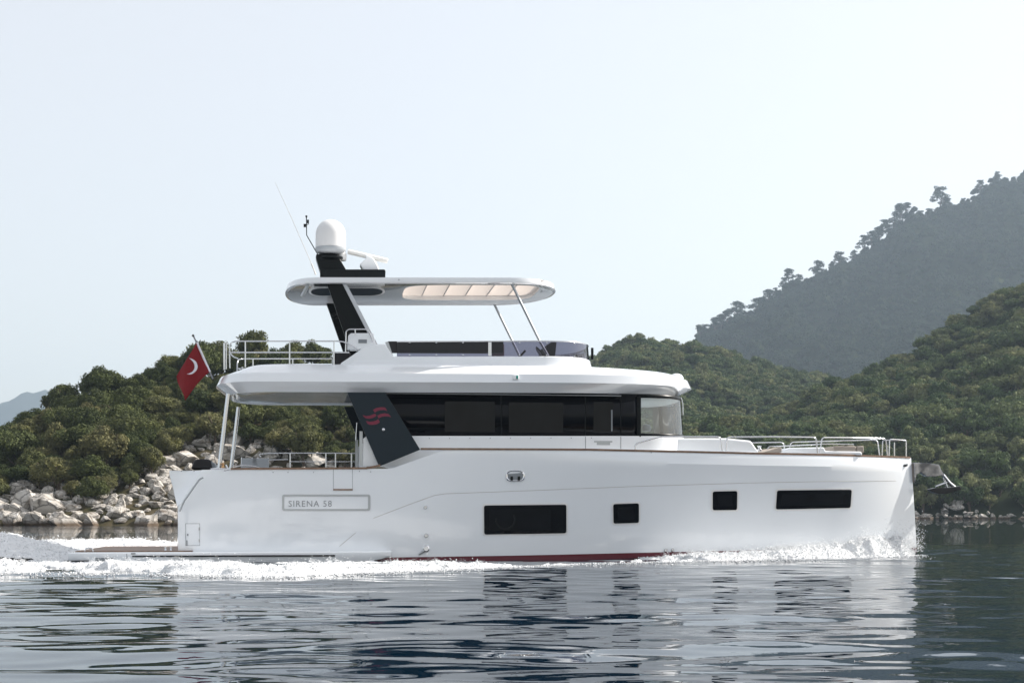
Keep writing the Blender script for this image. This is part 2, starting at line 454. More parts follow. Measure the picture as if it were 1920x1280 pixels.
# caprail
def caprail():
    mb = MB(); pts = []
    xs = list(np.linspace(lx(432), lx(713), 12))+list(np.linspace(lx(789), lx(1706, 0), 90))
    for seg in (xs[:12], xs[12:]):
        loops = []
        for x in seg:
            z = sheer(x); b = hb(x, z)
            y0 = -b-0.02; y1 = -max(b-0.11, 0.0)
            loops.append([Vector((x, y0, z-0.012)), Vector((x, y1, z-0.012)), Vector((x, y1, z+0.035)), Vector((x, y0, z+0.035))])
        mb.loft(loops)
    mb.mirror().build('cap_rail', TEAK, yacht)
caprail()
# name plate with its lettering
def name_plate():
    def rr(x0, y0, x1, y1, r, k=5):
        P = []
        for cx, cy, a0 in ((x1-r, y0+r, -90), (x1-r, y1-r, 0), (x0+r, y1-r, 90), (x0+r, y0+r, 180)):
            for i in range(k+1):
                a = R(a0+90*i/k); P.append((cx+r*math.cos(a), cy+r*math.sin(a)))
        return P
    o = rr(529, 926.5, 694.5, 957, 4); i = rr(533, 930, 690, 953.5, 2.2)
    mb = MB(); mb.loft([[surf(*p, 0.0) for p in o], [surf(*p, 0.014) for p in o], [surf(*p, 0.014) for p in i], [surf(*p, 0.0) for p in i]], False, False)
    pl = mb.build('name_plate', BRUSH, yacht)
    cu = bpy.data.curves.new('lettering', 'FONT'); cu.body = 'SIRENA 58'; cu.size = 1.0; cu.space_character = 1.15; cu.resolution_u = 3
    to = bpy.data.objects.new('lettering_source', cu); COL.objects.link(to)
    dg = bpy.context.evaluated_depsgraph_get(); me = bpy.data.meshes.new_from_object(to.evaluated_get(dg))
    bpy.data.objects.remove(to); bpy.data.curves.remove(cu)
    co = np.array([v.co[:] for v in me.vertices]); mn = co.min(0); mx = co.max(0)
    vs = [surf(541+(c[0]-mn[0])/(mx[0]-mn[0])*81, 949.5-(c[1]-mn[1])/(mx[1]-mn[1])*11.5, 0.010) for c in co]
    m2 = MB(); m2.v = [tuple(v) for v in vs]; m2.f = [tuple(p.vertices) for p in me.polygons]
    k = m2.build('lettering', mat('lettering_steel', (0.30, 0.32, 0.34), 0.35, metal=0.6), pl)
    k.modifiers.new('s', 'SOLIDIFY').thickness = 0.006
    bpy.data.meshes.remove(me)
name_plate()
# hatch in the bulwark and locker door
def seam_box(name, x0, y0, x1, y1, sill=False):
    mb = MB(); r = 0.005; q = [(x0, y0), (x1, y0), (x1, y1), (x0, y1), (x0, y0)]
    for a, b in zip(q[:-1], q[1:]): mb.tube([surf(*a, 0.001), surf((a[0]+b[0])/2, (a[1]+b[1])/2, .001), surf(*b, 0.001)], r, 6)
    o = mb.build(name, GREY, yacht)
    return o
g = seam_box('boarding_gate', 625, 879, 661, 918)
MB().box(surf(643, 917.5, 0.0), (0.47, 0.03, 0.035)).build('sill', TEAK, g)
g = seam_box('locker_door', 348, 981, 374.5, 1022)
MB().box(surf(352, 1002, 0), (0.03, 0.03, 0.05)).box(surf(350.5, 1017, 0), (0.025, 0.03, 0.12)).build('latch', GREY, g)
MB().box(surf(373.5, 991, 0), (0.02, 0.025, 0.08)).box(surf(373.5, 1013, 0), (0.02, 0.025, 0.08)).build('hinge', STEEL, g)
def fitting(px, py, r=0.05, name='through_hull_fitting'):
    c = surf(px, py, 0)
    rot = Matrix.Rotation(R(90), 3, 'X')
    return MB().lathe([(r*1.1, -0.02), (r*1.1, .012), (r*.8, .03), (r*.75, .06), (r*.5, .06), (r*.45, .02), (0, .02)], c, 18, rot).build(name, STEEL, yacht, smooth=40)
fitting(797.5, 950.5, .04); fitting(799, 1003.5, .05)
f = fitting(799, 1028, .075)
MB().tube([surf(797, 1031, .03), surf(785, 1039, .02)], 0.04, 8, 0.02).build('exhaust_outlet', BRUSH, yacht, smooth=60)
fitting(1248, 1031, .045); fitting(1261, 1030.5, .045)
for k in range(14):
    pass
mb = MB()
for px, py in [(340,883),(364,883),(512,885),(540,885),(588,885),(674,883),(695,884),(1221,848)]:
    mb.lathe([(.012, -.01), (.012, .01), (0, .012)], surf(px, py, 0), 8, Matrix.Rotation(R(90), 3, 'X'))
mb.build('rivet', GREY, yacht)
# oval fairleads
def fairlead(px, py, wx, hz, name='fairlead', lean=0):
    c = surf(px, py, 0.0); n = 28
    def ring(f, y):
        return [Vector((c.x+f*wx*math.copysign(abs(math.cos(a))**.6, math.cos(a)), c.y-y, c.z+f*hz*math.copysign(abs(math.sin(a))**.7, math.sin(a))+lean*wx*f*math.cos(a))) for a in [2*math.pi*k/n for k in range(n)]]
    o = MB().loft([ring(1, -0.03), ring(1, .02), ring(.92, .03), ring(.82, .02), ring(.82, -.0)], False, False).build(name, STEEL, yacht, smooth=40)
    MB().loft([ring(.83, 0.002), ring(.82, .006)]).build('recess', GREY, o)
    mb = MB()
    for s in (-1, 1): mb.box(c+Vector((s*wx*.38, -.015, -hz*.45)), (.06, .03, hz*.7))
    mb.build('roller', BLACK, o)
    return o
fairlead(966, 891.5, .235, .135)
fairlead(1696, 872, .09, .035, lean=.2)

# ---- plan outlines
def outline(xa, xca, na, xcf, xf, nf, b, K=22, ns=26, ba=None):
    near = []
    for i in range(K):                               # aft centre -> aft corner
        t = math.pi/2*(1-i/K); near.append((xca-(xca-xa)*math.sin(t)**(2/na), -(ba or b)*math.cos(t)**(2/na)))
    for i in range(ns): near.append((xca+(xcf-xca)*i/ns, -((ba or b)+(b-(ba or b))*i/ns)))
    for i in range(K+1):
        t = math.pi/2*i/K; near.append((xcf+(xf-xcf)*math.sin(t)**(2/nf), -b*max(0, math.cos(t))**(2/nf)))
    far = [(x, -y) for x, y in reversed(near[1:-1])]
    return near+far
def ring(o, zf, dx=0): return [Vector((x+dx, y, zf(x) if callable(zf) else zf)) for x, y in o]

# ---- saloon
zwb = L(1000, 817, -2.02).z; zwt = L(1000, 741, -2.02).z; zdk = L(1000, 850, -2.02).z
xsa = lx(690, -2.02); xsc = lx(1165, -2.02); xsn = lx(1285, -0.9)
def ramp(z, k=.007, px=1000): return lambda x: z+k*(x-lx(px))
SAL = lambda d=0.0, dx=0.0: outline(xsa+0.01, xsa+0.02, 8, xsc, xsn+dx, 2.7, 2.02+d)
mb = MB().loft([ring(SAL(0.02, .12), zdk-.3), ring(SAL(0.02, .05), ramp(zwb))])
mb.build('saloon_wall', WHITE, yacht, smooth=25)
def band(sel, d, z0, z1, dx0, dx1, name, m, parent=yacht, th=0.012):
    a = ring(SAL(d, dx0), ramp(z0)); b = ring(SAL(d, dx1), ramp(z1))
    mb = MB()
    idx = [i for i in range(len(a)) if sel(a[i])]
    runs = []; 
    for i in idx:
        if runs and i == runs[-1][-1]+1: runs[-1].append(i)
        else: runs.append([i])
    for r_ in runs:
        mb.loft([[a[i] for i in r_], [b[i] for i in r_]], False, False, closed=False)
    return mb.build(name, m, parent, smooth=30, solid=th)
xg = lx(1200, -2.0)
sband = band(lambda p: p.x <= xg+0.02, 0.0, zwb, zwt+.05, .05, -.03, 'side_glazing', DGLASS)
wsh = band(lambda p: p.x >= xg-0.12, -0.004, zwb+.02, zwt-.02, .045, -.03, 'windshield', WSHIELD, th=0.0)
band(lambda p: p.x >= xg-0.15, 0.004, zwb, zwb+.07, .055, .045, 'lower_frame', BLACK, wsh)
band(lambda p: p.x >= xg-0.15, 0.004, zwt-.05, zwt+.05, -.02, -.03, 'upper_frame', BLACK, wsh)
MB().box((xg-0.03, -2.0, (zwb+zwt)/2), (.10, .05, zwt-zwb)).mirror().tube([(xsn-.01, 0, zwb), (xsn-.06, 0, zwt)], .035).build('pillar', BLACK, wsh)
# inside: bulkhead, ceiling, helm dash, floor
MB().box((xg-0.35, 0, (zwb+zwt)/2), (.06, 3.9, zwt-zwb)).build('cabin_bulkhead', mat('cabin_lining', (.35,.34,.33), .7), yacht)
o = SAL(-.08, -.1); o = [(max(x, xg-.3), y) for x, y in o]
MB().loft([ring(o, zwt-.02), ring(o, zwt+.03)]).build('cabin_ceiling', WHITE2, yacht)
MB().loft([ring(o, zwb-.02), ring(o, zwb+.02)]).build('dashboard', mat('dash_vinyl', (.35,.36,.37), .6), yacht)
mb = MB()
mb.lathe([(0, 0), (.11, .0), (.13, .08), (.10, .16), (0, .19)], L(1212, 808, -1.2), 16)
mb.build('compass', GREY, yacht, smooth=50)
# lighter inner panes, seams
def pan(x0, y0, x1, y1, c, m, name, parent=None, th=.012, mir=True, bevel=0):
    a = L(x0, y0, c); b = L(x1, y1, c)
    mb = MB().box(((a.x+b.x)/2, c+th/2, (a.z+b.z)/2), (abs(b.x-a.x), th, abs(a.z-b.z)))
    if mir: mb.mirror()
    return mb.build(name, m, parent or yacht, bevel=bevel)
for x0, y0, x1, y1 in ((834,752,928,810),(954,754,1056,811),(1113,753,1149,809)):
    pan(x0, y0, x1, y1, -2.029, DGLASS2, 'window_pane', sband)
for q in (940, 1098, 1164): pan(q-.8, 741, q+.8, 817, -2.033, BLACK, 'seam', sband)
pan(1146, 768, 1148.5, 808, -2.034, GREY, 'door_rail', sband)
for q in (1098, 1164): pan(q-.5, 818, q+.5, 841, -2.045, GREY, 'wall_seam', mir=True)
d = pan(1114, 826, 1148, 829, -2.05, BRUSH, 'door_handle', th=.03)
pan(1119, 829, 1144, 834, -2.045, BRUSH, 'handle_grip', d, th=.02)
mb = MB()
for k in range(9):
    p = L(805+k*38, 821.5-(k*.1), -2.045); mb.lathe([(.011, 0), (.011, .008), (0, .01)], p, 8, Matrix.Rotation(R(90), 3, 'X'))
mb.build('wall_rivet', GREY, yacht)
# grey strip under the roof
pan(724, 736, 1165, 742.5, -2.09, mat('mid_grey_trim', (.30,.31,.32), .4), 'eave_trim', th=.05)

# ---- upper deck / roof
xa1 = lx(396, -2.1); xn1 = lx(1301.5, -.6)
K1 = lx(1030, -2.45)
roof_levels = [
    # inset lengthwise aft, fore, half width, z
    (xa1+.42, xn1-.62, 2.10, L(800, 734, -2.3).z+0.02),
    (xa1+.30, xn1-.50, 2.22, L(800, 735, -2.3).z),
    (xa1+.00, xn1-.00, 2.46, L(800, 716, -2.46).z),
    (xa1+.10, xn1-.10, 2.42, L(800, 700, -2.42).z),
]
def roof():
    def oo(xa, xf, b): return outline(xa, xa+1.25, 2.6, K1, xf, 2.35, b, ba=b*0.985)
    loops = []
    for xa, xf, b, z in roof_levels:
        loops.append(ring(oo(xa, xf, b), ramp(z, .007, 800)))
    xf = xn1
    ztop = L(900, 685.5, -2.0).z
    def zt(base):
        return lambda x: base + .007*(x-lx(800)) - max(0, (x-lx(1050, -2))/(xf-lx(1050, -2)))*0.10 - 0.16*max(0, (xa1+1.2-x)/1.2)**2
    loops.append(ring(oo(xa1+.55, xf-.35, 2.12), zt(ztop-.04)))
    loops.append(ring(oo(xa1+.65, xf-.50, 2.02), zt(ztop)))
    loops.append(ring(oo(xa1+1.4, xf-1.5, 1.2), lambda x: ztop+.10+.007*(x-lx(800))-max(0, (x-lx(1050, -2))/4)*.12))
    return MB().loft(loops).build('upper_deck', WHITE, yacht, smooth=14)
roof()
zsof = roof_levels[0][3]
# soffit details of the aft overhang: lights, hatch lines, speakers
mb = MB()
for x_, y_ in ((-1.6, -1.3), (-1.6, 1.3), (-.3, -1.3), (-.3, 1.3), (-.9, 0), (.9, -1.2), (.9, 1.2)):
    mb.lathe([(0.07, -.012), (.07, .0), (0, .0)], (lx(560)+x_*.9, y_, zsof-.001), 18)
mb.build('ceiling_lamp', GREY, yacht, smooth=30)
mb = MB()
for x_ in (lx(470), lx(530), lx(600)): mb.box((x_, 0, zsof-.003), (.012, 3.6, .006))
mb.box((lx(530), -1.0, zsof-.004), (3.0, .012, .006)).box((lx(530), 1.0, zsof-.004), (3.0, .012, .006))
mb.build('ceiling_seam', GREY, yacht)
# nav light, searchlight
p = L(967, 707, -2.46); o = MB().box(p, (.15, .06, .12)).build('navigation_light', WHITE, yacht, bevel=.02)
MB().box(p+Vector((.03, -.035, 0)), (.05, .03, .08)).build('lens', GREEN, o, bevel=.01)
MB().lathe([(.12, 0), (.19, .03), (.19, .12), (.14, .19), (.06, .22), (0, .225)], L(1268, 716, -.5), 24).build('searchlight', WHITE, yacht, smooth=50)
# eave rivets and wiper
rail_obj('wiper', [[L(1277, 745, -1.0), L(1280, 757, -1.0), L(1280.5, 778, -1.0)]], STEEL, .014)

# ---- black diagonal panel with the emblem
def ext(poly, c0, c1, pc=None):
    P = [L(x, y, pc if pc is not None else c0) for x, y in poly]
    a = [Vector((p.x, c0, p.z)) for p in P]; b = [Vector((p.x, c1, p.z)) for p in P]
    return MB().loft([a, b])
pnl = ext([(651,735),(722,735),(788,842.5),(711,874)], -2.44, -2.36).mirror().build('diagonal_panel', NAVY, yacht, bevel=.008)
def emblem():
    def e(x, y): return (640+x/8, 720+y/8)          # traced in an eight-times enlargement
    parts = [
        ([(475,385),(520,358),(590,345),(655,348),(672,372),(690,402)], [(640,385),(580,388),(535,402),(505,425)]),
        ([(320,460),(370,478),(430,470),(480,450),(505,440),(525,465),(520,480)], [(470,505),(420,517),(370,510),(340,490)]),
        ([(540,470),(590,445),(650,435),(705,445),(730,470),(748,492)], [(700,482),(650,480),(600,490),(560,512)]),
        ([(372,550),(430,562),(490,555),(530,540),(552,522),(575,560),(572,575)], [(530,600),(470,608),(420,605),(390,590)]),
    ]
    mb = MB()
    for a, b in parts:
        P = [L(*e(*q), -2.446) for q in a+b]
        Q = [Vector((p.x, p.y+.005, p.z)) for p in P]
        mb.loft([P, Q])
    mb.build('emblem', LOGO, pnl)
    p = L(719, 805, -2.45); MB().lathe([(.04, -.01), (.035, .012), (0, .02)], p, 16, Matrix.Rotation(R(90), 3, 'X')).build('button', STEEL, pnl, smooth=40)
emblem()
# wall and post behind the panel
ext([(681,822),(690,815),(720,873),(681,873)], -2.2, -2.1).mirror().build('wing_bulkhead', WHITE, yacht)
pan(674, 808, 680, 873, -2.15, BRUSH, 'door_frame', th=.05)
rail_obj('grab_rail', [[L(667, 825, -1.9), L(669.5, 792, -1.9)]], STEEL, .014)

# ---- flybridge
FB = -1.92
zc0 = L(900, 690, -2.0).z; zc1 = L(900, 668, FB).z; zs1 = L(900, 640.5, FB).z
xfa = lx(640, FB); xfn = lx(1113.5, -.9); xfc = lx(1010, FB)
def fo(xa, xf, b): return outline(xa, xa+.3, 3, xfc, xf, 2.5, b)
MB().loft([ring(fo(xfa-.15, xfn+.25, 2.05), zc0-.06), ring(fo(xfa, xfn+.06, 1.97), ramp(zc0+.08, .012, 900)), ring(fo(xfa+.1, xfn, 1.94), ramp(zc1-.02, .016, 900)), ring(fo(xfa+.12, xfn-.02, 1.92), ramp(zc1, .016, 900)),
           ring(fo(xfa+.2, xfn-.12, 1.80), ramp(zc1, .016, 900)), ring(fo(xfa+.2, xfn-.13, 1.79), zc1-.2)], True, True).build('flybridge_coaming', WHITE, yacht, smooth=20)
ext([(637,684.5),(640,680),(652,672),(690,645.5),(722,645),(738,668),(738,686)], FB-.03, FB+.28, FB).mirror().build('coaming_wing', WHITE, yacht, bevel=.03)
# windscreen
xs0 = lx(723, FB)
def screen(z0, z1, k0, k1, x0, x1=99, dx=0.0):
    a = ring(fo(xfa, xfn-.03, 1.90+k0), ramp(z0, .016, 900)); b = ring(fo(xfa, xfn-.03+dx, 1.90+k1), ramp(z1, .021, 900))
    mb = MB(); n = len(a)
    idx = [i for i in range(n) if x0 <= a[i].x <= x1]
    mb.loft([[a[i] for i in idx], [b[i] for i in idx]], False, False, closed=False)
    return mb, [a[i] for i in idx], [b[i] for i in idx]
mb, la, lb = screen(zc1, zs1, 0, -.02, xs0+.2, dx=-.03)
ws = mb.build('flybridge_windscreen', SCREEN, yacht, smooth=40)
mb = MB().tube([p+Vector((0, 0, .012)) for p in lb], .016, 8)
mb.build('top_rail', STEEL, ws, smooth=60)
for q, sgn in ((lb, 1),):
    tri = ext([(722,641.5),(728,640),(737,667),(733,667.5)], FB, FB+.015, FB).mirror().build('screen_end', BRUSH, ws)
mb = MB()
for q in (768, 818, 868, 974, 1025, 1077):
    for yy in (642.5, 665.5):
        c = FB if q < 1040 else FB+.25
        mb.lathe([(.02, -.01), (.02, .015), (0, .02)], L(q, yy if q < 1040 else yy+2, c-.0), 10, Matrix.Rotation(R(90), 3, 'X'))
mb.build('clamp', STEEL, ws, smooth=40)
pan(915.5, 641, 921.5, 667, FB-.0, STEEL, 'screen_post', ws, th=.03)
mb = MB().tube([L(1100, 650, -.9), L(1100, 672, -.9)], .02).tube([L(1110.5, 652, -.5), L(1110.5, 674, -.5)], .035).mirror(); mb.build('front_post', BLACK, ws)
# furniture behind the screen
UPH = mat('black_upholstery', (.012, .011, .013), .6)
ext([(727,639.5),(944,640),(944,662),(727,661)], FB+.05, FB+.17).mirror().build('sofa_back', UPH, yacht, bevel=.01)
pan(926, 643, 946, 668, -.6, mat('plum_upholstery', (.09, .055, .065), .7), 'helm_seat', th=.5, mir=False, bevel=.05)
ext([(1022,668),(1026,646),(1034,641),(1044,641),(1041,668)], -1.6, -.3).build('helm_console', UPH, yacht, bevel=.02)
mb = MB().lathe([(0, 0), (.18, 0), (.2, .03), (.17, .04), (0, .04)], L(1012, 663, -1.5), 20, Matrix.Rotation(R(55), 3, 'Y'))
mb.tube([L(975, 668, 1.2), L(985, 657, 1.2)], .03)
mb.build('steering_wheel', BLACK, yacht, smooth=40)

# ---- hardtop with the opening for the sunroof
HT = -1.95
zhb = L(800, 531, HT).z; zht = L(800, 517.5, HT).z
xha = lx(534.5, -.3); xhn = lx(1040.5, -.2)
KH = .020
def hardtop():
    def ho(e, b): return outline(xha+e, lx(600, HT), 2.35, lx(955, HT), xhn-e, 2.2, b, K=30)
    yb0 = (zhb-H)*1.0
    # opening, measured on the underside
    hx0, hx1 = L(757, 548, -.7).x, L(1008, 548, -.6).x; hy0, hy1 = -1.62, .95
    hcx, hcy, ha, hbb = (hx0+hx1)/2, (hy0+hy1)/2, (hx1-hx0)/2, (hy1-hy0)/2
    def hole(o):
        P = []
        for x, y in o:
            t = math.atan2(y-hcy, x-hcx); r = (abs(math.cos(t)/ha)**5+abs(math.sin(t)/hbb)**5)**-.2
            P.append((hcx+r*math.cos(t), hcy+r*math.sin(t)))
        return P
    mb = MB()
    o1 = ho(.10, HB*0+1.86); o2 = ho(0.0, 1.95); o3 = ho(.03, 1.94); o4 = ho(.22, 1.75)
    h = hole(o1)
    q = lambda z: ramp(z, KH, 800)
    mb.loft([ring(h, q(zht)), ring(h, q(zhb+.006)), ring(o1, q(zhb+.006)), ring(ho(.07, 1.89), q(zhb-.004)), ring(o2, q(zhb+.015)), ring(ho(0, 1.955), q(zhb+.04)), ring(o3, q(zht-.035)), ring(o4, q(zht)), ring(h, q(zht))], False, False)
    bm_o = mb.build('hardtop', mat('hardtop_gelcoat', (.85,.87,.89), .06, coat=1, ior=1.8), yacht, smooth=20)
    # weld
    m = bm_o.modifiers.new('weld', 'WELD'); m.merge_threshold = .0005
    # fabric sunroof
    fm = bpy.data.materials.new('cream_fabric'); fm.use_nodes = True; n = fm.node_tree.nodes; l = fm.node_tree.links; n.clear()
    out = n.new('ShaderNodeOutputMaterial'); mx = n.new('ShaderNodeMixShader'); mx.inputs[0].default_value = .55
    df = n.new('ShaderNodeBsdfDiffuse'); df.inputs[0].default_value = (.72, .68, .64, 1); tl = n.new('ShaderNodeBsdfTranslucent'); tl.inputs[0].default_value = (.50, .44, .40, 1)
    l.new(df.outputs[0], mx.inputs[1]); l.new(tl.outputs[0], mx.inputs[2]); l.new(mx.outputs[0], out.inputs[0])
    nx = 60; g = []
    mb = MB(); rows = []
    for j in range(9):
        y = hy0-.02+(hy1-hy0+.04)*j/8; row = []
        for i in range(nx+1):
            u = i/nx; x = hx0-.02+(hx1-hx0+.04)*u; s = abs(math.sin(u*math.pi*6.0))
            row.append(Vector((x, y, zht+KH*(x-lx(800))-.05-.05*s**.6*math.sin(math.pi*j/8)**.3)))
        rows.append(row)
    mb.loft(rows, False, False, closed=False); fb = mb.build('fabric_sunroof', fm, bm_o, smooth=40)
    mb = MB()
    for k in range(1, 6):
        x = hx0+(hx1-hx0)*k/6; zz = zht-.055+KH*(x-lx(800)); mb.tube([(x, hy0+.02, zz), (x, hy1-.02, zz)], .012, 6)
    mb.build('batten', GREY, fb)
    # dark recess panel near the mast
    x0, x1 = L(583, 548, -.8).x, L(718, 548, -.8).x
    P = outline(x0, x0+.3, 2.2, x1-.35, x1, 2.2, .62)
    MB().loft([ring([(x, y-.55) for x, y in P], ramp(zhb-.008, KH, 800)), ring([(x, y-.55) for x, y in P], ramp(zhb+.004, KH, 800))]).build('ceiling_glass', mat('dark_grey_gloss', (.012,.02,.026), .5, spec=.08), bm_o)
    P = outline(x0-.06, x0+.3, 2.2, x1-.35, x1+.06, 2.2, .68)
    MB().loft([ring([(x, y-.55) for x, y in P], ramp(zhb-.0045, KH, 800)), ring([(x, y-.55) for x, y in P], ramp(zhb+.004, KH, 800))]).build('trim_ring', WHITE2, bm_o)
    mb = MB()
    for x_ in (L(1008, 548, -.7).x+.12,): 
        mb.box((x_, -.6, zhb-.001+KH*(x_-lx(800))), (.02, .25, .012)).box((x_+.30, -.6, zhb-.001+KH*(x_+.3-lx(800))), (.02, .25, .012))
    mb.build('ceiling_vent', GREY, bm_o)
    p = L(748, 524.5, HT-.01); MB().lathe([(.012, -.01), (.012, .015), (0, .02)], p, 8, Matrix.Rotation(R(90), 3, 'X')).build('drain', BLACK, bm_o)
hardtop()
# arch legs
lg = ext([(611,526),(646,526),(656,546),(700,640),(706,652),(655,652),(618,545)], -1.80, -1.55, -1.80).mirror().build('arch_leg', BLACK, yacht, bevel=.015)
ext([(639,526),(647,526),(708,645),(700,645)], -1.83, -1.5, -1.83).mirror().build('edge_trim', mat('pale_trim', (.55,.57,.6), .25, coat=.5), lg, bevel=.01)
ext([(586,529.5),(640,529.5),(640,535),(590,535)], -1.80, -1.6, -1.80).build('leg_flange', BLACK, lg)
mb = MB().tube([L(622, 591, -1.7), L(631, 587, -1.7)], .035).tube([L(624, 597, -1.7), L(633, 594, -1.7)], .035); mb.build('floodlight', BLACK, lg)
rail_obj('hardtop_strut', [[L(959, 531, -1.80), L(1012, 640, -1.80), L(1028, 668, -1.80)]], BRUSH, .034, mirror=True)
mb = MB().tube([L(566, 556, -1.7), L(578, 533, -1.7)], .045, 8); mb.build('ceiling_reflection_bar', BRUSH, yacht)  # bar added to stand in for a support's reflection on the glossy ceiling
# console beside the leg and its rail
bx = ext([(651,655),(653,628),(658,624),(700,624),(706,650),(690,655)], -1.93, -1.55, -1.93).build('side_locker', WHITE, yacht, bevel=.03)
pan(672, 636, 688, 643, -1.945, GREY, 'vent_grille', bx, th=.02, mir=False)
rail_obj('locker_rail', [round_path([L(648, 660, -1.98), L(649, 621, -1.98), L(654, 617, -1.98), L(688, 617, -1.98), L(694, 626, -1.98), L(699, 640, -1.98)], .08), [L(666, 617, -1.98), L(666, 628, -1.98)]], STEEL, .015)

# ---- mast gear on the hardtop (centre line)
C0 = 0.0
base = ext([(600,530),(600,509),(720,509),(722,512),(721,530)], -.35, .35, C0)
nk = ext([(602,517),(592,485),(593,479),(632,479),(650,510),(652,517)], -.22, .22, C0)
base.add(nk.v, nk.f).box(((lx(600, 0)+lx(715, 0))/2, 0, (zht+L(0, 516, 0).z)/2), (1.4, .6, L(0, 516, 0).z-zht)).build('mast_base', BLACK, yacht, bevel=.02)
def at0(px, py, c=0.0): return L(px, py, c)
s0 = (DC)/F/0.99
p = at0(620, 474); r = 28*s0*1.0
dome = MB().lathe([(r*.62, -.05), (r*.9, -.0), (r*1.0, .06), (r*1.0, .12)], p, 40)
hh = (474-413)*s0
prof = [(r, .122)]+[(r*.985, .122+(hh-r-.122)*k/3) for k in range(4)]+[(r*.985*math.cos(a), hh-r+r*math.sin(a)) for a in [math.pi/2*k/12 for k in range(1, 13)]]
sd_ = MB().lathe(prof, p, 48).build('satellite_dome', mat('dome_white', (.78,.78,.78), .4), yacht, smooth=50)
dome.build('dome_base', mat('dome_grey', (.42,.45,.48), .4), sd_, smooth=40)
MB().lathe([(r*.55, -.22), (r*.85, -.17), (r*.85, -.12), (r*.5, -.10), (r*.5, .0)], p, 32).build('dome_mount', BLACK, sd_, smooth=30)
q = at0(641, 489); MB().lathe([(.10, 0), (.12, .03), (.12, .18), (.08, .24), (0, .26)], q, 20).build('small_dome', WHITE2, yacht, smooth=50)
mb = MB().tube([at0(640, 494), at0(646, 506), at0(636, 503)], .03).tube([at0(636, 495), at0(645, 508)], .02)
mb.tube([at0(644, 502), at0(652, 512)], .012); mb.build('horn', BLACK, yacht)
rd = MB(); a = at0(652, 471.5); b = at0(727, 489.5); n = (b-a).normalized()
u = Vector((-n.z, 0, n.x)); 
def bar(t, k): 
    c = a.lerp(b, t); return [c+u*.066*k*math.cos(q)+Vector((0, .09*k*math.sin(q), 0)) for q in [2*math.pi*i/16 for i in range(16)]]
rd.loft([bar(0, .75), bar(.02, 1), bar(.98, 1), bar(1, .75)])
radar = rd.build('radar', mat('radar_white', (.8,.8,.78), .35), yacht, smooth=40)
ped = ext([(674,497),(682,511),(712,511),(707,498),(701,487),(692,481),(684,479),(686,486)], -.16, .16, 0); ped.build('pedestal', WHITE, radar, bevel=.03)
MB().box(at0(684, 511), (.5, .4, .05)).build('foot', BLACK, radar, bevel=.01)
mb = MB().tube([at0(592, 515, -1.0), at0(584, 494, -1.0)], .022, 8); mb.tube([at0(584, 494, -1.0), at0(545, 405, -1.0), at0(516, 342, -1.0)], .011, 6, .005)
mb.build('whip_antenna', mat('antenna_white', (.6,.6,.6), .4), yacht)
mb = MB().tube([at0(597, 479), at0(575, 441), at0(574.5, 405)], .012, 6).tube([at0(571, 423), at0(579, 420)], .01, 6)
mb.box(at0(577.5, 415.5), (.05, .04, .09)).box(at0(571.5, 423), (.06, .04, .08)).lathe([(.0, 0), (.025, .01), (.025, .05), (0, .06)], at0(574.5, 408), 8)
mb.build('wind_sensor', BLACK, yacht)

# ---- aft upper deck rail, poles
def arail():
    c = -2.02
    top = round_path([L(431, 690, -1.6), L(430, 648, -1.7), L(436, 639.5, c), L(640, 639.5, c), L(655, 644, c), L(671, 655, c)], .18)
    mid = [L(430, 660.5, c), L(655, 660.5, c)]
    ps = [top, mid]
    for q in (460, 543, 626): ps.append([L(q, 688, c), L(q, 640, c)])
    ps.append(smoothcurve([L(430, 660, c), L(437, 668, -1.6), L(446, 672, -1.1)], 5))
    rail_obj('aft_deck_rail', ps, STEEL, .017, mirror=True)
    ps = [[L(424, 692, -2.0), L(425, 645, -2.0), L(426, 640, -2.0)], [L(431, 690, -1.9), L(430.5, 650, -1.9)]]
    for zz in (655, 675): ps.append(smoothcurve([L(424, zz, -1.95), L(421, zz+3, -1.3), L(421, zz+4, 0), L(421, zz+3, 1.3), L(424, zz, 1.95)], 5))
    rail_obj('stern_deck_rail', ps, STEEL, .015)
    MB().box(L(420.5, 668, -2.05), (.045, .03, .66)).build('gate_post', STEEL, yacht, bevel=.012)
arail()
MB().box(L(640, 683, .6), (.45, 1.2, .5)).build('deck_locker', UPH, yacht, bevel=.03)
o = rail_obj('overhang_pole', [[L(428, 738, -2.2), L(411, 880, -2.2)]], STEEL, .052)
rail_obj('overhang_pole', [[Vector((p.x, 2.2, p.z)) for p in (L(428, 738, -2.2), L(411, 880, -2.2))]], STEEL, .052)

# ---- cockpit items
# far side rail on the bulwark
zr = [(489,856),(503,849.5),(667,849.5)]
mb = MB(); C = 2.3
mb.tube(smoothcurve([L(x, y, C) for x, y in zr], 4), .016, 8).tube([L(490, 862, C), L(540, 861, C)], .012).tube([L(545, 865, C), L(667, 865, C)], .01)
for q in (544, 611, 629, 659): mb.tube([L(q, 876, C), L(q, 849.5, C)], .018)
mb.build('cockpit_rail', STEEL, yacht, smooth=50)
ch = ext([(401,880),(396,862),(380,860.5),(368,862),(360,880)], -.6, .2, -.2).build('aft_seat', UPH, yacht, bevel=.04)
ext([(392,862),(403,868),(409,880),(398,880)], -.55, .2, -.2).build('seat_side', GREY, ch, bevel=.02)
mb = MB().tube([L(395, 880, -2.4), L(408, 878, -2.4), L(425, 880, -2.4)], .03).tube([L(412, 872, -2.4), L(409, 882, -2.4)], .02)
mb.tube([L(420, 881, -2.45), L(430, 879, -2.45)], .03).tube([L(423, 871, -2.4), L(428, 881, -2.4)], .025)
mb.build('mooring_cleat', STEEL, yacht, smooth=40)
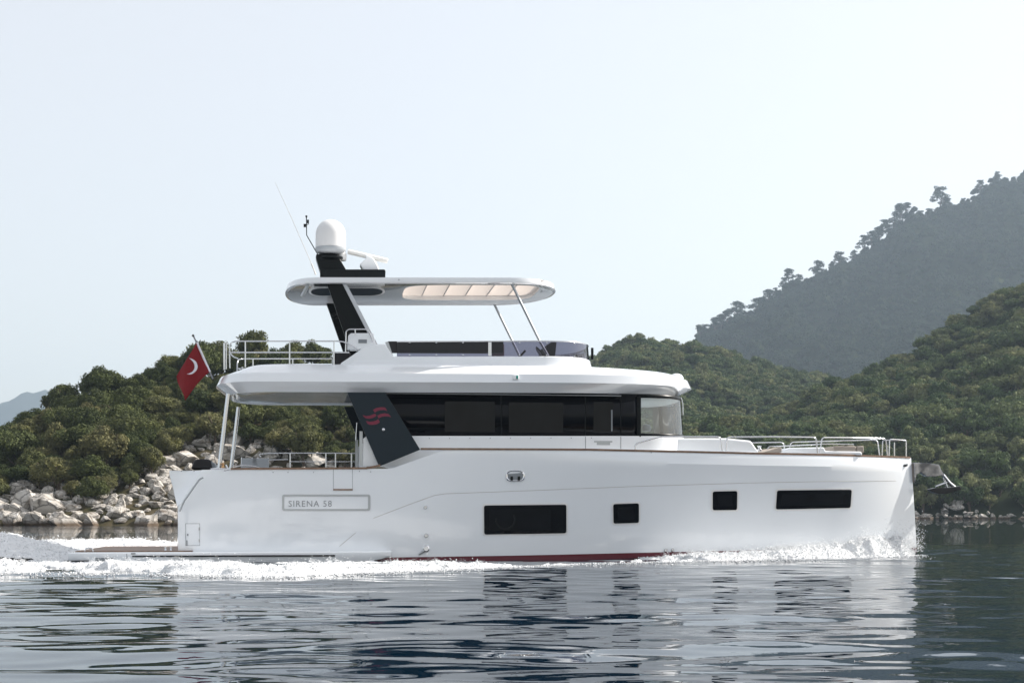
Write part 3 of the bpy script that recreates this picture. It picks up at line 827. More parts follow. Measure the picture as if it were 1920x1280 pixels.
MB().lathe([(.05, 0), (.035, .04), (.03, .07), (.05, .09), (.035, .12), (0, .13)], L(418, 877, -2.3), 14).build('winch', mat('brass', (.5,.3,.15), .25, metal=1), yacht, smooth=40)
rail_obj('coaming_handrail', [smoothcurve([L(440, 876, -2.35), L(452, 872.5, -2.35), L(470, 873, -2.35), L(486, 876, -2.35)], 4)], STEEL, .014)

# ---- foredeck
ext([(1188,848),(1188,830),(1215,821),(1362,821),(1408,825.5),(1424,848)], -1.55, 1.55).build('coachroof', WHITE, yacht, bevel=.05)
ext([(1462,852),(1470,843),(1480,839),(1545,838),(1548,845),(1615,846),(1618,853)], -1.0, 1.0).build('bow_lounge', WHITE, yacht, bevel=.03)
ext([(1430,848),(1460,838),(1466,838),(1466,848)], -.8, .8).build('sunpad', CUSH, yacht, bevel=.02)
for a_, b_ in ((1563, 1605), (1606.5, 1620)): ext([(a_,849),(a_,836),(b_,835.5),(b_+.5,849)], -.9, .6).build('cushion', CUSH, yacht, bevel=.035)
rail_obj('sunpad_rail', [round_path([L(1438, 846, -.2), L(1441, 837, -.2), L(1550, 832, -.2), L(1601, 833, -.2)], .1)], STEEL, .015)
MB().lathe([(.05, 0), (.06, .05), (.03, .09), (.06, .14), (0, .15)], L(1424, 846, -1.4), 12).build('windlass_button', STEEL, yacht, smooth=30)
def deckpt(px, py, inset=.12):
    c = -2.0
    for _ in range(14):
        p = L(px, py, c); c = .5*c-.5*max(0.02, hb(p.x, sheer(p.x))-inset)
    return L(px, py, c)
def bow_rail(pts, posts=()):
    ps = [round_path([deckpt(*p) for p in pts], .10)]
    for q in posts: ps.append([deckpt(*q[0]), deckpt(*q[1])])
    rail_obj('bow_rail', ps, STEEL, .018)
    rail_obj('bow_rail', [[Vector((p.x, -p.y, p.z)) for p in s_] for s_ in ps], STEEL, .018)
bow_rail([(1191,843),(1191.5,832),(1238,818.5),(1351,818.5),(1354,845)])
bow_rail([(1361,845),(1363,819),(1448,818.5),(1530,819.5),(1533,849)])
bow_rail([(1537.5,849),(1541,820),(1600,820.5),(1661,822),(1664,855)])
rail_obj('pulpit_rail', [round_path([deckpt(1667, 855), deckpt(1668, 823), L(1699, 825.5, -.05), L(1699, 858, -.05)], .06), [deckpt(1677, 856), deckpt(1677, 829)],
         round_path([Vector((deckpt(1667, 855).x, -deckpt(1667, 855).y, deckpt(1667, 855).z)), Vector((deckpt(1668, 823).x, -deckpt(1668, 823).y, deckpt(1668, 823).z)), L(1699, 825.5, -.05)], .06)], STEEL, .017)

# bow roller and anchor
mb = ext([(1711,867),(1738,868),(1758,871),(1762,880),(1768,890),(1752,893),(1735,893),(1724,885),(1716,890),(1713,905)], -.09, .09, 0)
o = mb.build('bow_roller', mat('reflection_mottled_steel', (.10,.105,.12), .10, metal=1, col2=(.42,.43,.46), vscale=3), yacht, bevel=.01)  # dark and pale mottling in the colour imitates mirror reflections
an = empty('anchor', yacht.location + Matrix.Rotation(TH, 3, 'Z') @ L(1770, 925, 0), TH, label='polished steel anchor with dark curved fluke hanging from the bow roller', cat='anchor')
def in_anchor(mb): 
    o_ = L(1770, 925, 0); mb.v = [tuple(Vector(v)-o_) for v in mb.v]; return mb
in_anchor(MB().tube([L(1754, 912, 0), L(1778, 903, 0), L(1786, 912, 0)], .03).tube([L(1768, 890, 0), L(1780, 905, 0), L(1791, 914, 0)], .05).tube([L(1768, 890, 0), L(1776, 914, 0)], .03)).build('shank', STEEL, an, smooth=40)
fl = MB(); P = [(1739,917),(1752,914),(1772,914),(1792,911),(1794,918),(1780,921),(1768,925.5),(1755,925.5),(1745,921.5)]
fl = ext(P, -.28, .28, 0)
for i, v in enumerate(fl.v):
    t = min(1, abs(v[1])/.28); fl.v[i] = (v[0], v[1]*(0.25+.75*min(1, max(0, (v[0]-lx(1738, 0))/.5))), v[2])
in_anchor(fl).build('fluke', mat('anchor_dark_steel', (.012,.013,.015), .3), an, bevel=.01)

# ---- flagstaff (yacht) and the flag
rail_obj('flagstaff', [[L(399, 710, -.4), L(363, 630, -.4)]], mat('staff_grey', (.25,.26,.28), .3, metal=.5), .02)
MB().lathe([(.0, -.04), (.04, 0), (.0, .04)], L(362, 629, -.4), 12).build('finial', BLACK, yacht, smooth=40)
fo_ = L(393, 697, -.4)
flag = empty('flag', yacht.location + Matrix.Rotation(TH, 3, 'Z') @ fo_, TH, label='red flag with a white crescent drooping from the stern flagstaff', cat='flag')
def fdepth(px, py): return -.42+.085*math.sin((px-330)*.155+(py-640)*.02)*min(1, (395-px)/50)
rows = []
for j in range(25):
    v = j/24; hp = Vector((368.5+25*v, 643+54*v)); 
    fp = Vector((331, 705)).lerp(Vector((346.5, 751)), v); row = []
    if v > .0: fp.x -= 1.5*math.sin(v*6)
    for i in range(31):
        u = i/30; p = hp.lerp(fp, u); p.y -= 9*math.sin(math.pi*u)*v*(1 if u < 1 else 0)*.9; p.x += 3*math.sin(math.pi*u)*v
        q = L(p.x, p.y, fdepth(p.x, p.y)); row.append(q-fo_)
    rows.append(row)
MB().loft(rows, False, False, closed=False).build('flag_cloth', RED, flag, smooth=60, solid=.006)
out = [(354.5,671),(361,673),(367.5,678),(370.5,686),(369,693),(364,698.5),(358,701.5),(350,701)]
inn = [(355,699.6),(360.5,696.5),(364,691.5),(364.8,685.5),(363,680),(359.5,675.5)]
def resample(P, n):
    P = smoothcurve([Vector((a, b, 0)) for a, b in P], 8); d = np.cumsum([0]+[(q-p).length for p, q in zip(P[:-1], P[1:])]); t = np.linspace(0, d[-1], n)
    return list(zip(np.interp(t, d, [p.x for p in P]), np.interp(t, d, [p.y for p in P])))
out = resample(out, 26); inn = resample([out[0]]+inn[::-1]+[out[-1]], 26)
mb = MB().loft([[L(x, y, fdepth(x, y)-.016)-fo_ for x, y in out], [L(x, y, fdepth(x, y)-.016)-fo_ for x, y in inn]], False, False, closed=False)
mb.build('crescent', WCLOTH, flag)
a = L(369, 642, -.41)-fo_; b = L(393.5, 697, -.41)-fo_; mb = MB().tube([a, b], .028, 8); mb.build('hoist_band', WCLOTH, flag)

# ---- loose furniture in the cockpit
dc = L(477, 876, .4); DCZ = dc.z
chm = mat('pale_canvas', (.45,.47,.49), .8)
def deck_chair(px, label):
    b0 = L(px, 872, .6); e = empty('deck_chair', yacht.location + Matrix.Rotation(TH, 3, 'Z') @ Vector((b0.x, .6, 1.65)), TH, label=label, cat='chair', group='folding chairs in the cockpit')
    MB().box((0, 0, .78), (.42, .04, .30), Matrix.Rotation(R(8), 3, 'X')).build('backrest', chm, e, bevel=.02)
    MB().box((0, -.22, .45), (.44, .42, .04)).build('seat', chm, e, bevel=.01)
    for sx in (-1, 1):
        for sy in (-1, 1): MB().tube([(sx*.21, -.22+sy*.2, 0), (sx*.21, -.22-sy*.18, .46)], .013, 8).build('leg', STEEL, e)
        MB().tube([(sx*.21, .0, .44), (sx*.21, .03, .95)], .013, 8).build('upright', STEEL, e)
    return e
deck_chair(468, 'pale canvas folding chair in the cockpit, the one nearer the stern pole')
deck_chair(488, 'pale canvas folding chair in the cockpit, the one nearer the handrail')

# ================================================================== foam and wake
def foam_material():
    m = bpy.data.materials.new('white_foam'); m.use_nodes = True; n = m.node_tree.nodes; l = m.node_tree.links; b = n['Principled BSDF']
    b.inputs['Base Color'].default_value = (.82, .84, .86, 1); b.inputs['Roughness'].default_value = .7
    b.inputs['Subsurface Weight'].default_value = .0; b.inputs['Subsurface Radius'].default_value = (.12, .14, .16); b.inputs['Subsurface Scale'].default_value = .3
    g = n.new('ShaderNodeNewGeometry'); n1 = n.new('ShaderNodeTexNoise'); n1.inputs['Scale'].default_value = 9; n1.inputs['Detail'].default_value = 8; n1.inputs['Roughness'].default_value = .7
    l.new(g.outputs['Position'], n1.inputs['Vector']); bp = n.new('ShaderNodeBump'); bp.inputs['Strength'].default_value = .8; bp.inputs['Distance'].default_value = .13
    l.new(n1.outputs['Fac'], bp.inputs['Height']); l.new(bp.outputs[0], b.inputs['Normal'])
    return m
FOAM = foam_material()
def to_world(x, y):
    return x*CT-y*ST-ST*DC, x*ST+y*CT+CT*DC
def droplets(pts, name):
    V = []; Fc = []
    for (x, y, z, r) in pts:
        o = len(V)
        for d in ((1,0,0),(-1,0,0),(0,1,0),(0,-1,0),(0,0,1),(0,0,-1)): V.append((x+d[0]*r, y+d[1]*r, z+d[2]*r))
        for f in ((0,2,4),(2,1,4),(1,3,4),(3,0,4),(2,0,5),(1,2,5),(3,1,5),(0,3,5)): Fc.append(tuple(o+i for i in f))
    return V, Fc
def foam_side():
    # lateral coordinate from hull side outwards; numbers: photo column, foam front distance at sea level, crest height
    tab = [(-80,27.3,.40,.42),(0,27.6,.36,.40),(200,27.4,.31,.36),(330,27.0,.28,.34),(450,26.2,.28,.34),(560,26.2,.25,.32),(700,27.8,.20,.28),(800,28.6,.16,.24),(900,29.8,.12,.16),(1000,31.0,.07,.10),(1100,32.4,.06,.08),(1200,33.2,.13,.12),(1300,34.2,.17,.18),(1400,34.9,.24,.26),(1500,35.7,.36,.36),(1600,36.6,.55,.42),(1660,37.3,.75,.46),(1700,38.2,.85,.5),(1722,39.2,.28,.3)]
    px = np.array([t[0] for t in tab]); yf = np.array([t[1] for t in tab]); hc = np.array([t[2] for t in tab])
    # front points in yacht coords
    fx = []; fy = []
    for a_, y_ in zip(px, yf):
        wx = (a_-CX)/F*y_; dx = wx+ST*DC; dy = y_-CT*DC
        fx.append(dx*CT+dy*ST); fy.append(-dx*ST+dy*CT)
    fx = np.array(fx); fy = np.array(fy)
    nx, nw = 1150, 150
    xs = np.linspace(fx[0], fx[-1], nx); yo = np.interp(xs, fx, fy); hh = np.interp(xs, fx, hc)
    yi = np.array([-hb(max(x, XA), .15)+.25 if x < xstem(0)-.05 else 0.0 for x in xs])
    yi = np.where(xs < lx(200), -2.3, yi)
    wv = np.linspace(0, 1, nw)[:, None]
    X = xs[None, :]+0*wv; Y = yi[None, :]*(1-wv)+yo[None, :]*wv; 
    wid = (yi-yo)[None, :]
    n1 = fbm(X*1.6, Y*1.6, 5, 3, .6); n2 = fbm(X*.55+9, Y*.55, 3, 8); n3 = fbm(X*5, Y*5, 4, 11, .7)
    d_out = (Y-yo[None, :]); d_in = (yi[None, :]-Y)
    edge = np.clip(d_out/.55, 0, 1)**.6
    # crest nearer the outside where the wake stands off the hull
    prof = edge*(.18+.82*np.exp(-((d_out-1.0)/1.3)**2))
    near_bow = np.clip((X-lx(1450, -1.5))/3, 0, 1)
    prof = prof*(1-near_bow)+near_bow*np.clip(1-d_in/(wid+.01), 0, 1)**.8
    Z = hh[None, :]*prof*(.45+.62*n2)+ (n1-.5)*.34*(.25+hh[None, :])*np.clip(edge, .15, 1)+(n3-.5)*.13*np.clip(edge, .2, 1)-.035
    sparse = np.clip(1-np.abs(X-lx(1040))/2.6, 0, 1)
    Z -= sparse*.10*np.clip(1-np.exp(-((d_out-.35)/.5)**2), 0, 1)+sparse*.02
    # troughs of open water inside the band
    Z -= np.clip(fbm(X*.8+50, Y*1.1, 4, 21)-.54, 0, 1)*1.5
    n4 = np.abs(fbm(X*2.2+5, Y*2.2, 3, 71)-.5)*2; Z += (.22-n4)*.20*(.2+hh[None, :])*np.clip(edge, .1, 1)
    sd2 = (np.random.RandomState(3)); pts = []
    WX, WY = to_world(X, Y)
    o = grid_mesh('wake_foam', WX, WY, Z, FOAM, label='white churned foam of the bow wave and wake running along the hull', cat='foam', kind='stuff')
    for _ in range(15000):
        i = int(sd2.rand()*nx); j = int(nw*sd2.rand()**1.0)
        j = min(j, nw-1)
        z = Z[j, i]
        if z < .05: continue
        hgt = hh[i]
        pts.append((WX[j, i]+sd2.normal(0, .05), WY[j, i]+sd2.normal(0, .08), z+abs(sd2.normal(0, .05+.13*hgt)), .004+.012*sd2.rand()**2.5))
    for _ in range(5000):                            # loose flecks floating outside the band
        i = int(sd2.rand()*nx); e = sd2.exponential(.35); x = xs[i]+sd2.normal(0, .1); wx, wy = to_world(x, yo[i]-e+.25)
        pts.append((wx, wy, .0+.02*sd2.rand(), .006+.018*sd2.rand()**2))
    for _ in range(52000):                           # froth lying on the crest
        i = int(sd2.rand()*nx); j = int(nw*sd2.rand()); z = Z[j, i]
        if z > .03: pts.append((WX[j, i]+sd2.normal(0, .03), WY[j, i]+sd2.normal(0, .03), z+.012*sd2.rand(), .006+.018*sd2.rand()**2))
    for _ in range(420):                             # little plumes torn off the crest
        i = int(sd2.rand()*nx); j = int(np.argmax(Z[:, i])); j = int(np.clip(j+sd2.normal(0, 18), 0, nw-1)); z = Z[j, i]
        if z < .05: continue
        ph_ = (.03+.28*hh[i])*(.3+sd2.rand()); ln = sd2.normal(-.10, .10)
        for q in range(38):
            t = sd2.rand(); pts.append((WX[j, i]+ln*t+sd2.normal(0, .02+.035*t), WY[j, i]+sd2.normal(0, .04), z+ph_*t*(1.3-.3*t), (.012-.008*t)*(.5+sd2.rand())))
    # fine spray thrown up at the bow
    for _ in range(2600):
        u = sd2.rand()**1.6; x = xstem(0)-.0-u*3.2+sd2.normal(0, .1); y = -hb(min(x, xstem(0)), .2)-abs(sd2.normal(0, .25))
        z = abs(sd2.normal(0, .38))*(1-u*.7)+.1
        wx, wy = to_world(x, y); pts.append((wx, wy, z, .005+.011*sd2.rand()**2))
    V, Fc = droplets(pts, 'spray'); me = bpy.data.meshes.new('spray'); me.from_pydata(V, [], Fc); me.materials.append(FOAM)
    s_ = bpy.data.objects.new('spray', me); COL.objects.link(s_); tag(s_, 'fine white spray droplets thrown up along the bow wave', 'spray', None, 'stuff')
foam_side()
def stern_wake():
    nx, ny = 520, 420
    xs = np.linspace(-22, lx(330), nx); ys = np.linspace(-2.4, 7.0, ny); X, Y = np.meshgrid(xs, ys)
    xp = lx(128)
    n1 = fbm(X*1.3, Y*1.3, 5, 33, .6); n2 = fbm(X*.5, Y*.5, 3, 44); n3 = fbm(X*5, Y*5, 4, 55, .7)-.7*np.abs(fbm(X*2.4, Y*2.4, 3, 81)-.5)+.08
    back = np.clip((xp+.1-X)/2.2, 0, 1)
    mound = .80*back**.8*np.exp(-((Y-.2)/2.3)**2)*(.75+.5*n2)
    far = .42*np.exp(-((Y-4.6)/.9)**2)*(.55+.9*fbm(X*1.2+Y*1.5, Y*.5, 4, 66))*np.clip((lx(345)-X)/.8, 0, 1)
    mask_under = (X > xp) & (np.abs(Y) < 2.9)
    Z = mound+far+(n1-.5)*.28*(.25+back*np.exp(-((Y-.2)/3)**2))+(n3-.5)*.12-.05
    Z = np.where(mask_under, -.25, Z)
    edge = np.clip((7.0-Y)/1.2, 0, 1); Z = Z*edge-.1*(1-edge)
    WX, WY = to_world(X, Y); rs = np.random.RandomState(8); pts = []
    for _ in range(26000):
        i = int(rs.rand()*nx); j = int(rs.rand()*ny); z = Z[j, i]
        if z > .04: pts.append((WX[j, i], WY[j, i], z+.02*rs.rand()+abs(rs.normal(0, .05))*(rs.rand() < .3), .006+.02*rs.rand()**2))
    V, Fc = droplets(pts, ''); me = bpy.data.meshes.new('wake_froth'); me.from_pydata(V, [], Fc); me.materials.append(FOAM)
    s_ = bpy.data.objects.new('wake_froth', me); COL.objects.link(s_); tag(s_, 'fine white froth tossed over the wash behind the stern', 'froth', None, 'stuff')
    grid_mesh('stern_wake', WX, WY, Z, FOAM, label='white boiling propeller wash behind the swim platform', cat='foam', kind='stuff')
stern_wake()

# ================================================================== land
def leaf_material(name, c1, c2, c3):
    m = bpy.data.materials.new(name); m.use_nodes = True; n = m.node_tree.nodes; l = m.node_tree.links; b = n['Principled BSDF']
    b.inputs['Roughness'].default_value = .75; b.inputs['Specular IOR Level'].default_value = .12
    oi = n.new('ShaderNodeObjectInfo'); cr = n.new('ShaderNodeValToRGB'); e = cr.color_ramp.elements
    e[0].position = 0; e[0].color = (*c1, 1); e[1].position = 1; e[1].color = (*c3, 1); k = cr.color_ramp.elements.new(.55); k.color = (*c2, 1)
    l.new(oi.outputs['Random'], cr.inputs[0])
    tc = n.new('ShaderNodeTexCoord'); nz = n.new('ShaderNodeTexNoise'); nz.inputs['Scale'].default_value = 2.2; nz.inputs['Detail'].default_value = 3
    l.new(tc.outputs['Object'], nz.inputs['Vector'])
    mx = n.new('ShaderNodeMix'); mx.data_type = 'RGBA'; mx.blend_type = 'MULTIPLY'; mx.inputs[0].default_value = .8
    c2r = n.new('ShaderNodeValToRGB'); c2r.color_ramp.elements[0].position = .35; c2r.color_ramp.elements[0].color = (.7, .75, .75, 1)
    c2r.color_ramp.elements[1].position = .68; c2r.color_ramp.elements[1].color = (1.4, 1.45, 1.15, 1)
    l.new(nz.outputs['Fac'], c2r.inputs[0]); l.new(cr.outputs[0], mx.inputs[6]); l.new(c2r.outputs[0], mx.inputs[7]); l.new(mx.outputs[2], b.inputs['Base Color'])
    tr = n.new('ShaderNodeBsdfTranslucent'); l.new(mx.outputs[2], tr.inputs[0]); ms = n.new('ShaderNodeMixShader'); ms.inputs[0].default_value = .18
    out = n['Material Output']; l.new(b.outputs[0], ms.inputs[1]); l.new(tr.outputs[0], ms.inputs[2]); l.new(ms.outputs[0], out.inputs[0])
    return m
LEAF_L = leaf_material('olive_green_foliage', (.046, .060, .024), (.084, .094, .038), (.150, .138, .068))
LEAF_R = leaf_material('hillside_foliage', (.048, .078, .034), (.094, .122, .054), (.165, .168, .085))
LEAF_P = leaf_material('pine_and_shaded_ridge_foliage', (.022, .042, .027), (.030, .050, .030), (.040, .060, .034))
BARK = mat('bark', (.10, .075, .055), .9, var=.3, vscale=6)

def crown_mesh(name, seed, nblob, leaf, nleaf, m, flat=.75, shape='bush', core=True):
    rng = np.random.RandomState(seed); V = []; Fc = []
    bl = []
    for i in range(nblob):
        if shape == 'pine':
            h_ = rng.rand()**.8; rad = (.95-.75*h_+.15*rng.rand())*rng.rand()**.6; a = rng.rand()*6.28
            bl.append((rad*math.cos(a), rad*math.sin(a), -.5+1.35*h_, .20+.16*rng.rand(), .45))
        else:
            a = rng.rand()*6.28; ph = math.acos(1-1.15*rng.rand()); rad = .62*(.6+.4*rng.rand())
            bl.append((rad*1.1*math.sin(ph)*math.cos(a), rad*1.1*math.sin(ph)*math.sin(a), rad*math.cos(ph)*flat*1.15-.05, .17+.19*rng.rand(), .8))
    if shape != 'pine': bl.append((0, 0, -.08, .46, .8))
    bl = np.array(bl)
    wgt = bl[:, 3]**2; wgt /= wgt.sum()
    bi = rng.choice(len(bl), nleaf, p=wgt)
    d = rng.normal(0, 1, (nleaf, 3)); d[:, 2] = d[:, 2]+.55; d /= np.linalg.norm(d, axis=1)[:, None]
    r = bl[bi, 3]*(.72+.45*rng.rand(nleaf))*(1+.25*rng.rand(nleaf)*(rng.rand(nleaf) < .2))
    P = bl[bi, :3]+d*r[:, None]*np.stack([np.ones(nleaf), np.ones(nleaf), bl[bi, 4]], -1)
    nn = d+rng.normal(0, .55, (nleaf, 3)); nn /= np.linalg.norm(nn, axis=1)[:, None]
    t = np.cross(nn, rng.normal(0, 1, (nleaf, 3))); t /= np.linalg.norm(t, axis=1)[:, None]; s = np.cross(nn, t)
    sz = leaf*(.6+.9*rng.rand(nleaf))[:, None]
    Q = np.stack([P-t*sz, P-s*sz*.55, P+t*sz, P+s*sz*.55], 1).reshape(-1, 3)
    V = [tuple(q) for q in Q]; Fc = [(4*i, 4*i+1, 4*i+2, 4*i+3) for i in range(nleaf)]
    if core:
        for bx_, by_, bz_, br, sq in bl:
            bm = bmesh.new(); bmesh.ops.create_icosphere(bm, subdivisions=1, radius=br*.72)
            o = len(V)
            for v in bm.verts: V.append((v.co.x*(1+rng.normal(0, .07))+bx_, v.co.y*(1+rng.normal(0, .07))+by_, v.co.z*sq+bz_))
            for f in bm.faces: Fc.append(tuple(o+v.index for v in f.verts))
            bm.free()
    me = bpy.data.meshes.new(name); me.from_pydata(V, [], Fc); me.materials.append(m); me.update(); return me
def trunk_mesh(seed, tall=1.0, nb=5):
    rng = random.Random(seed); mb = MB(); lean = rng.uniform(-.15, .15)
    top = Vector((lean, rng.uniform(-.1, .1), .15)); b0 = Vector((0, 0, -tall)); mid = b0.lerp(top, .5)+Vector((rng.uniform(-.08, .08), rng.uniform(-.08, .08), 0))
    mb.tube(smoothcurve([b0, mid, top], 4), .07, 7, .03)
    for i in range(nb):
        s_ = b0.lerp(top, .3+.6*i/nb); a = rng.uniform(0, 6.28)
        e = s_+Vector((math.cos(a)*.6, math.sin(a)*.6, .35+rng.uniform(0, .3))); mb.tube(smoothcurve([s_, s_.lerp(e, .5)+Vector((0, 0, -.05)), e], 3), .035, 5, .012)
    me = bpy.data.meshes.new('trunk'); me.from_pydata([tuple(v) for v in mb.v], [], mb.f); me.materials.append(BARK); return me
NV = 7
CR_L = [crown_mesh('crown', 10+i, 26+4*(i % 3), .046, 6500, LEAF_L, flat=(.75, .62, .85)[i % 3]) for i in range(NV)]
TR_L = [trunk_mesh(30+i, .85) for i in range(4)]
CR_R = [crown_mesh('crown', 50+i, 16, .075, 1300, LEAF_R, flat=(.8, .65, .9)[i % 3]) for i in range(6)]
CR_G = [crown_mesh('crown', 70+i, 14, .09, 700, LEAF_P, flat=(.8, 1.0)[i % 2]) for i in range(4)]  # ridge crowns: the slope's own shade is put into the darker leaf colour
CR_P = [crown_mesh('crown', 80+i, 22+4*i, .07, 1500, LEAF_P, shape='pine', core=False) for i in range(4)]
TR_P = [trunk_mesh(90+i, 1.0, 8) for i in range(3)]

SOIL = mat('dry_soil_and_scrub', (.040, .040, .022), .95, col2=(.085, .07, .045), spec=0.0, vscale=.5, bump=.6, bscale=2)
SOILR = mat('scrub_ground', (.016, .024, .013), .95, col2=(.028, .036, .018), vscale=.12, bump=.6, bscale=1, spec=0.0)

class Hill:
    """terrain from a shoreline to a crest and down behind; crest heights read off the photo's skyline"""
    def __init__(s, crest, Y0, Yc, tree_h, power=.85, z0=-.3, rough=1.0, seed=0):
        s.px = [c[0] for c in crest]; s.py = [c[1] for c in crest]; s.Y0 = Y0; s.Yc = Yc; s.th = tree_h; s.pw = power; s.z0 = z0; s.rough = rough; s.seed = seed
    def yc(s, u): return np.interp(u, [s.px[0], s.px[-1]], s.Yc)
    def y0(s, u): return np.interp(u, [s.px[0], s.px[-1]], s.Y0)
    def z(s, X, Y):
        X = np.asarray(X, float); Y = np.asarray(Y, float); u = CX+F*X/Y
        yc = s.yc(u); y0 = s.y0(u)
        zc = H+(YH-np.interp(u, s.px, s.py))*yc/F-s.th
        v = (Y-y0)/(yc-y0)
        up = np.clip(v, 0, 1)**s.pw
        z = zc*up
        z = np.where(v > 1, zc*(1-.6*(v-1)), z)
        z = z+s.rough*(fbm(X*.06, Y*.06, 4, s.seed)-.5)*np.clip(v*3, 0, 1)*np.clip(zc/6, 0, 1)*2
        z = z+s.rough*2.6*(fbm(X*.024+3, Y*.014, 3, s.seed+5)-.5)*np.clip(v*(1.05-v)*4, 0, 1)*(s.rough > 2)
        return np.where(v < 0, s.z0+v*3, np.maximum(z, s.z0))
    def mesh(s, name, m, nx=160, ny=90, vmax=1.6):
        us = np.linspace(s.px[0], s.px[-1], nx); vs = np.linspace(-.08, vmax, ny)
        U, V = np.meshgrid(us, vs); Y = s.y0(U)+V*(s.yc(U)-s.y0(U)); X = (U-CX)/F*Y
        return grid_mesh(name, X, Y, s.z(X, Y), m, kind='structure')
left = Hill([(-500,900),(-150,815),(0,798),(40,765),(80,745),(120,722),(160,700),(205,688),(250,682),(300,672),(345,662),(400,652),(450,643),(520,634),(600,636),(660,650),(720,690),(790,780),(860,900),(900,985)], (124,130), (165,185), 3.3, .9, rough=1.2, seed=4)
nearR = Hill([(950,972),(1000,880),(1060,815),(1180,795),(1280,786),(1400,772),(1480,742),(1540,716),(1600,690),(1700,645),(1780,603),(1850,572),(1920,528),(2300,400)], (262,258), (350,430), 2.6, .80, rough=5, seed=7)
midR = Hill([(560,975),(760,860),(900,760),(1050,690),(1105,657),(1150,640),(1200,633),(1260,637),(1300,643),(1350,656),(1400,668),(1450,678),(1500,690),(1540,706),(1640,760),(2100,860)], (330,360), (560,640), 3, .9, rough=7, seed=12)
ridge = Hill([(980,960),(1100,800),(1200,700),(1290,645),(1330,618),(1400,590),(1480,543),(1540,515),(1600,480),(1640,455),(1700,417),(1760,392),(1800,382),(1860,355),(1920,325),(2300,160)], (900,950), (1450,1650), 2, 1.0, rough=18, seed=17)
farM = Hill([(-900,960),(-500,830),(-200,760),(0,757),(20,745),(45,734),(65,733),(84,726),(100,733),(120,755),(150,775),(220,800),(400,860),(700,925),(900,960)], (4300,4300), (5000,5000), 0, 1.0, rough=10, seed=23)
left.mesh('shore_hill', SOIL, 220, 110)
nearR.mesh('wooded_hill', SOILR); midR.mesh('wooded_hill', SOILR); ridge.mesh('mountain_ridge', SOILR)
farM.mesh('far_mountain', SOILR, 160, 30)

def ordinal(n):
    W_ = 'first second third fourth fifth sixth seventh eighth ninth tenth eleventh twelfth thirteenth fourteenth fifteenth sixteenth seventeenth eighteenth nineteenth twentieth'.split()
    if n <= 20: return W_[n-1]
    T = {2: 'twenty', 3: 'thirty', 4: 'forty', 5: 'fifty', 6: 'sixty', 7: 'seventy', 8: 'eighty', 9: 'ninety'}
    if n % 10 == 0: return T[n//10][:-1]+'ieth'
    return T[n//10]+'-'+W_[n % 10-1]
def label_all(items):
    """items: (object, look, place, px). Same look and place get told apart by their order from the left"""
    d = {}
    for it in items: d.setdefault((it[1], it[2]), []).append(it)
    for (look, place), L_ in d.items():
        L_.sort(key=lambda q: q[3])
        for i, it in enumerate(L_):
            it[0]['label'] = f'{look} {place}' if len(L_) == 1 else f'{look} {place}, {ordinal(i+1)} from left'

def make_tree(name, crown, trunk, loc, sc, rz, sq=1.0, cat='tree', group=None):
    e = bpy.data.objects.new(name, None); COL.objects.link(e); e.location = loc; e.rotation_euler = (0, 0, rz); fx = .85+.5*((loc[0]*7.3) % 1); e.scale = (sc*fx, sc*(2.1-fx)*.95, sc*sq*(1.12-.25*(fx-.85)))
    e.empty_display_size = .2
    up = .82
    c = bpy.data.objects.new('crown', crown); COL.objects.link(c); c.parent = e; c.location = (0, 0, up)
    if trunk:
        t = bpy.data.objects.new('trunk', trunk); COL.objects.link(t); t.parent = e; t.location = (0, 0, up)
    e['category'] = cat
    if group: e['group'] = group
    return e

# ---- left hill: trees
rng = random.Random(11)
ROCKLINE = ([-200,0,60,120,170,240,290,330,370,440,500,560,640,720], [900,925,905,915,935,905,885,850,838,812,835,866,872,880])
ltrees = []; taken = []
cands = []
for k in range(16000):
    u = rng.uniform(-60, 760); v = rng.uniform(.03, 1.04)
    Y = float(left.y0(u)+v*(left.yc(u)-left.y0(u))); X = (u-CX)/F*Y; cands.append((X, Y, u))
for X, Y, u in cands:
    z = float(left.z(X, Y)); px, py = world_proj((X, Y, z))
    if py > interp(px, *ROCKLINE)+14: continue
    if py > 850 and 330 < px < 480: continue
    sc = rng.choice((1.3, 1.7, 2.1, 2.4, 2.8, 3.1))*(1.0 if py < 900 else .8)
    if any((X-a)**2+(Y-b)**2 < (.60*(sc+s_))**2 for a, b, s_ in taken): continue
    taken.append((X, Y, sc)); ltrees.append((X, Y, z, sc, px, py))
items = []
for X, Y, z, sc, px, py in ltrees:
    i = rng.randrange(NV)
    t = make_tree('broadleaf_tree', CR_L[i], TR_L[i % 4], (X, Y, z-.1*sc), sc, rng.uniform(0, 6.28), rng.uniform(.85, 1.15), group='trees and bushes on the left hill')
    place = ('by the left photo edge' if px < 80 else 'left of flag' if px < 320 else 'behind the red flag' if px < 400 else 'behind the aft deck rail' if px < 560 else 'behind the mast')
    row = 'on the skyline' if Y > left.yc(px)*.955 else 'low above the boulders' if py > interp(px, *ROCKLINE)-35 else 'halfway up'
    size = 'wide olive tree' if sc > 2.4 else 'small dark green bush' if sc < 2.0 else 'rounded green tree'
    items.append((t, size, row+' '+place, px))
label_all(items)
print('left trees', len(ltrees))

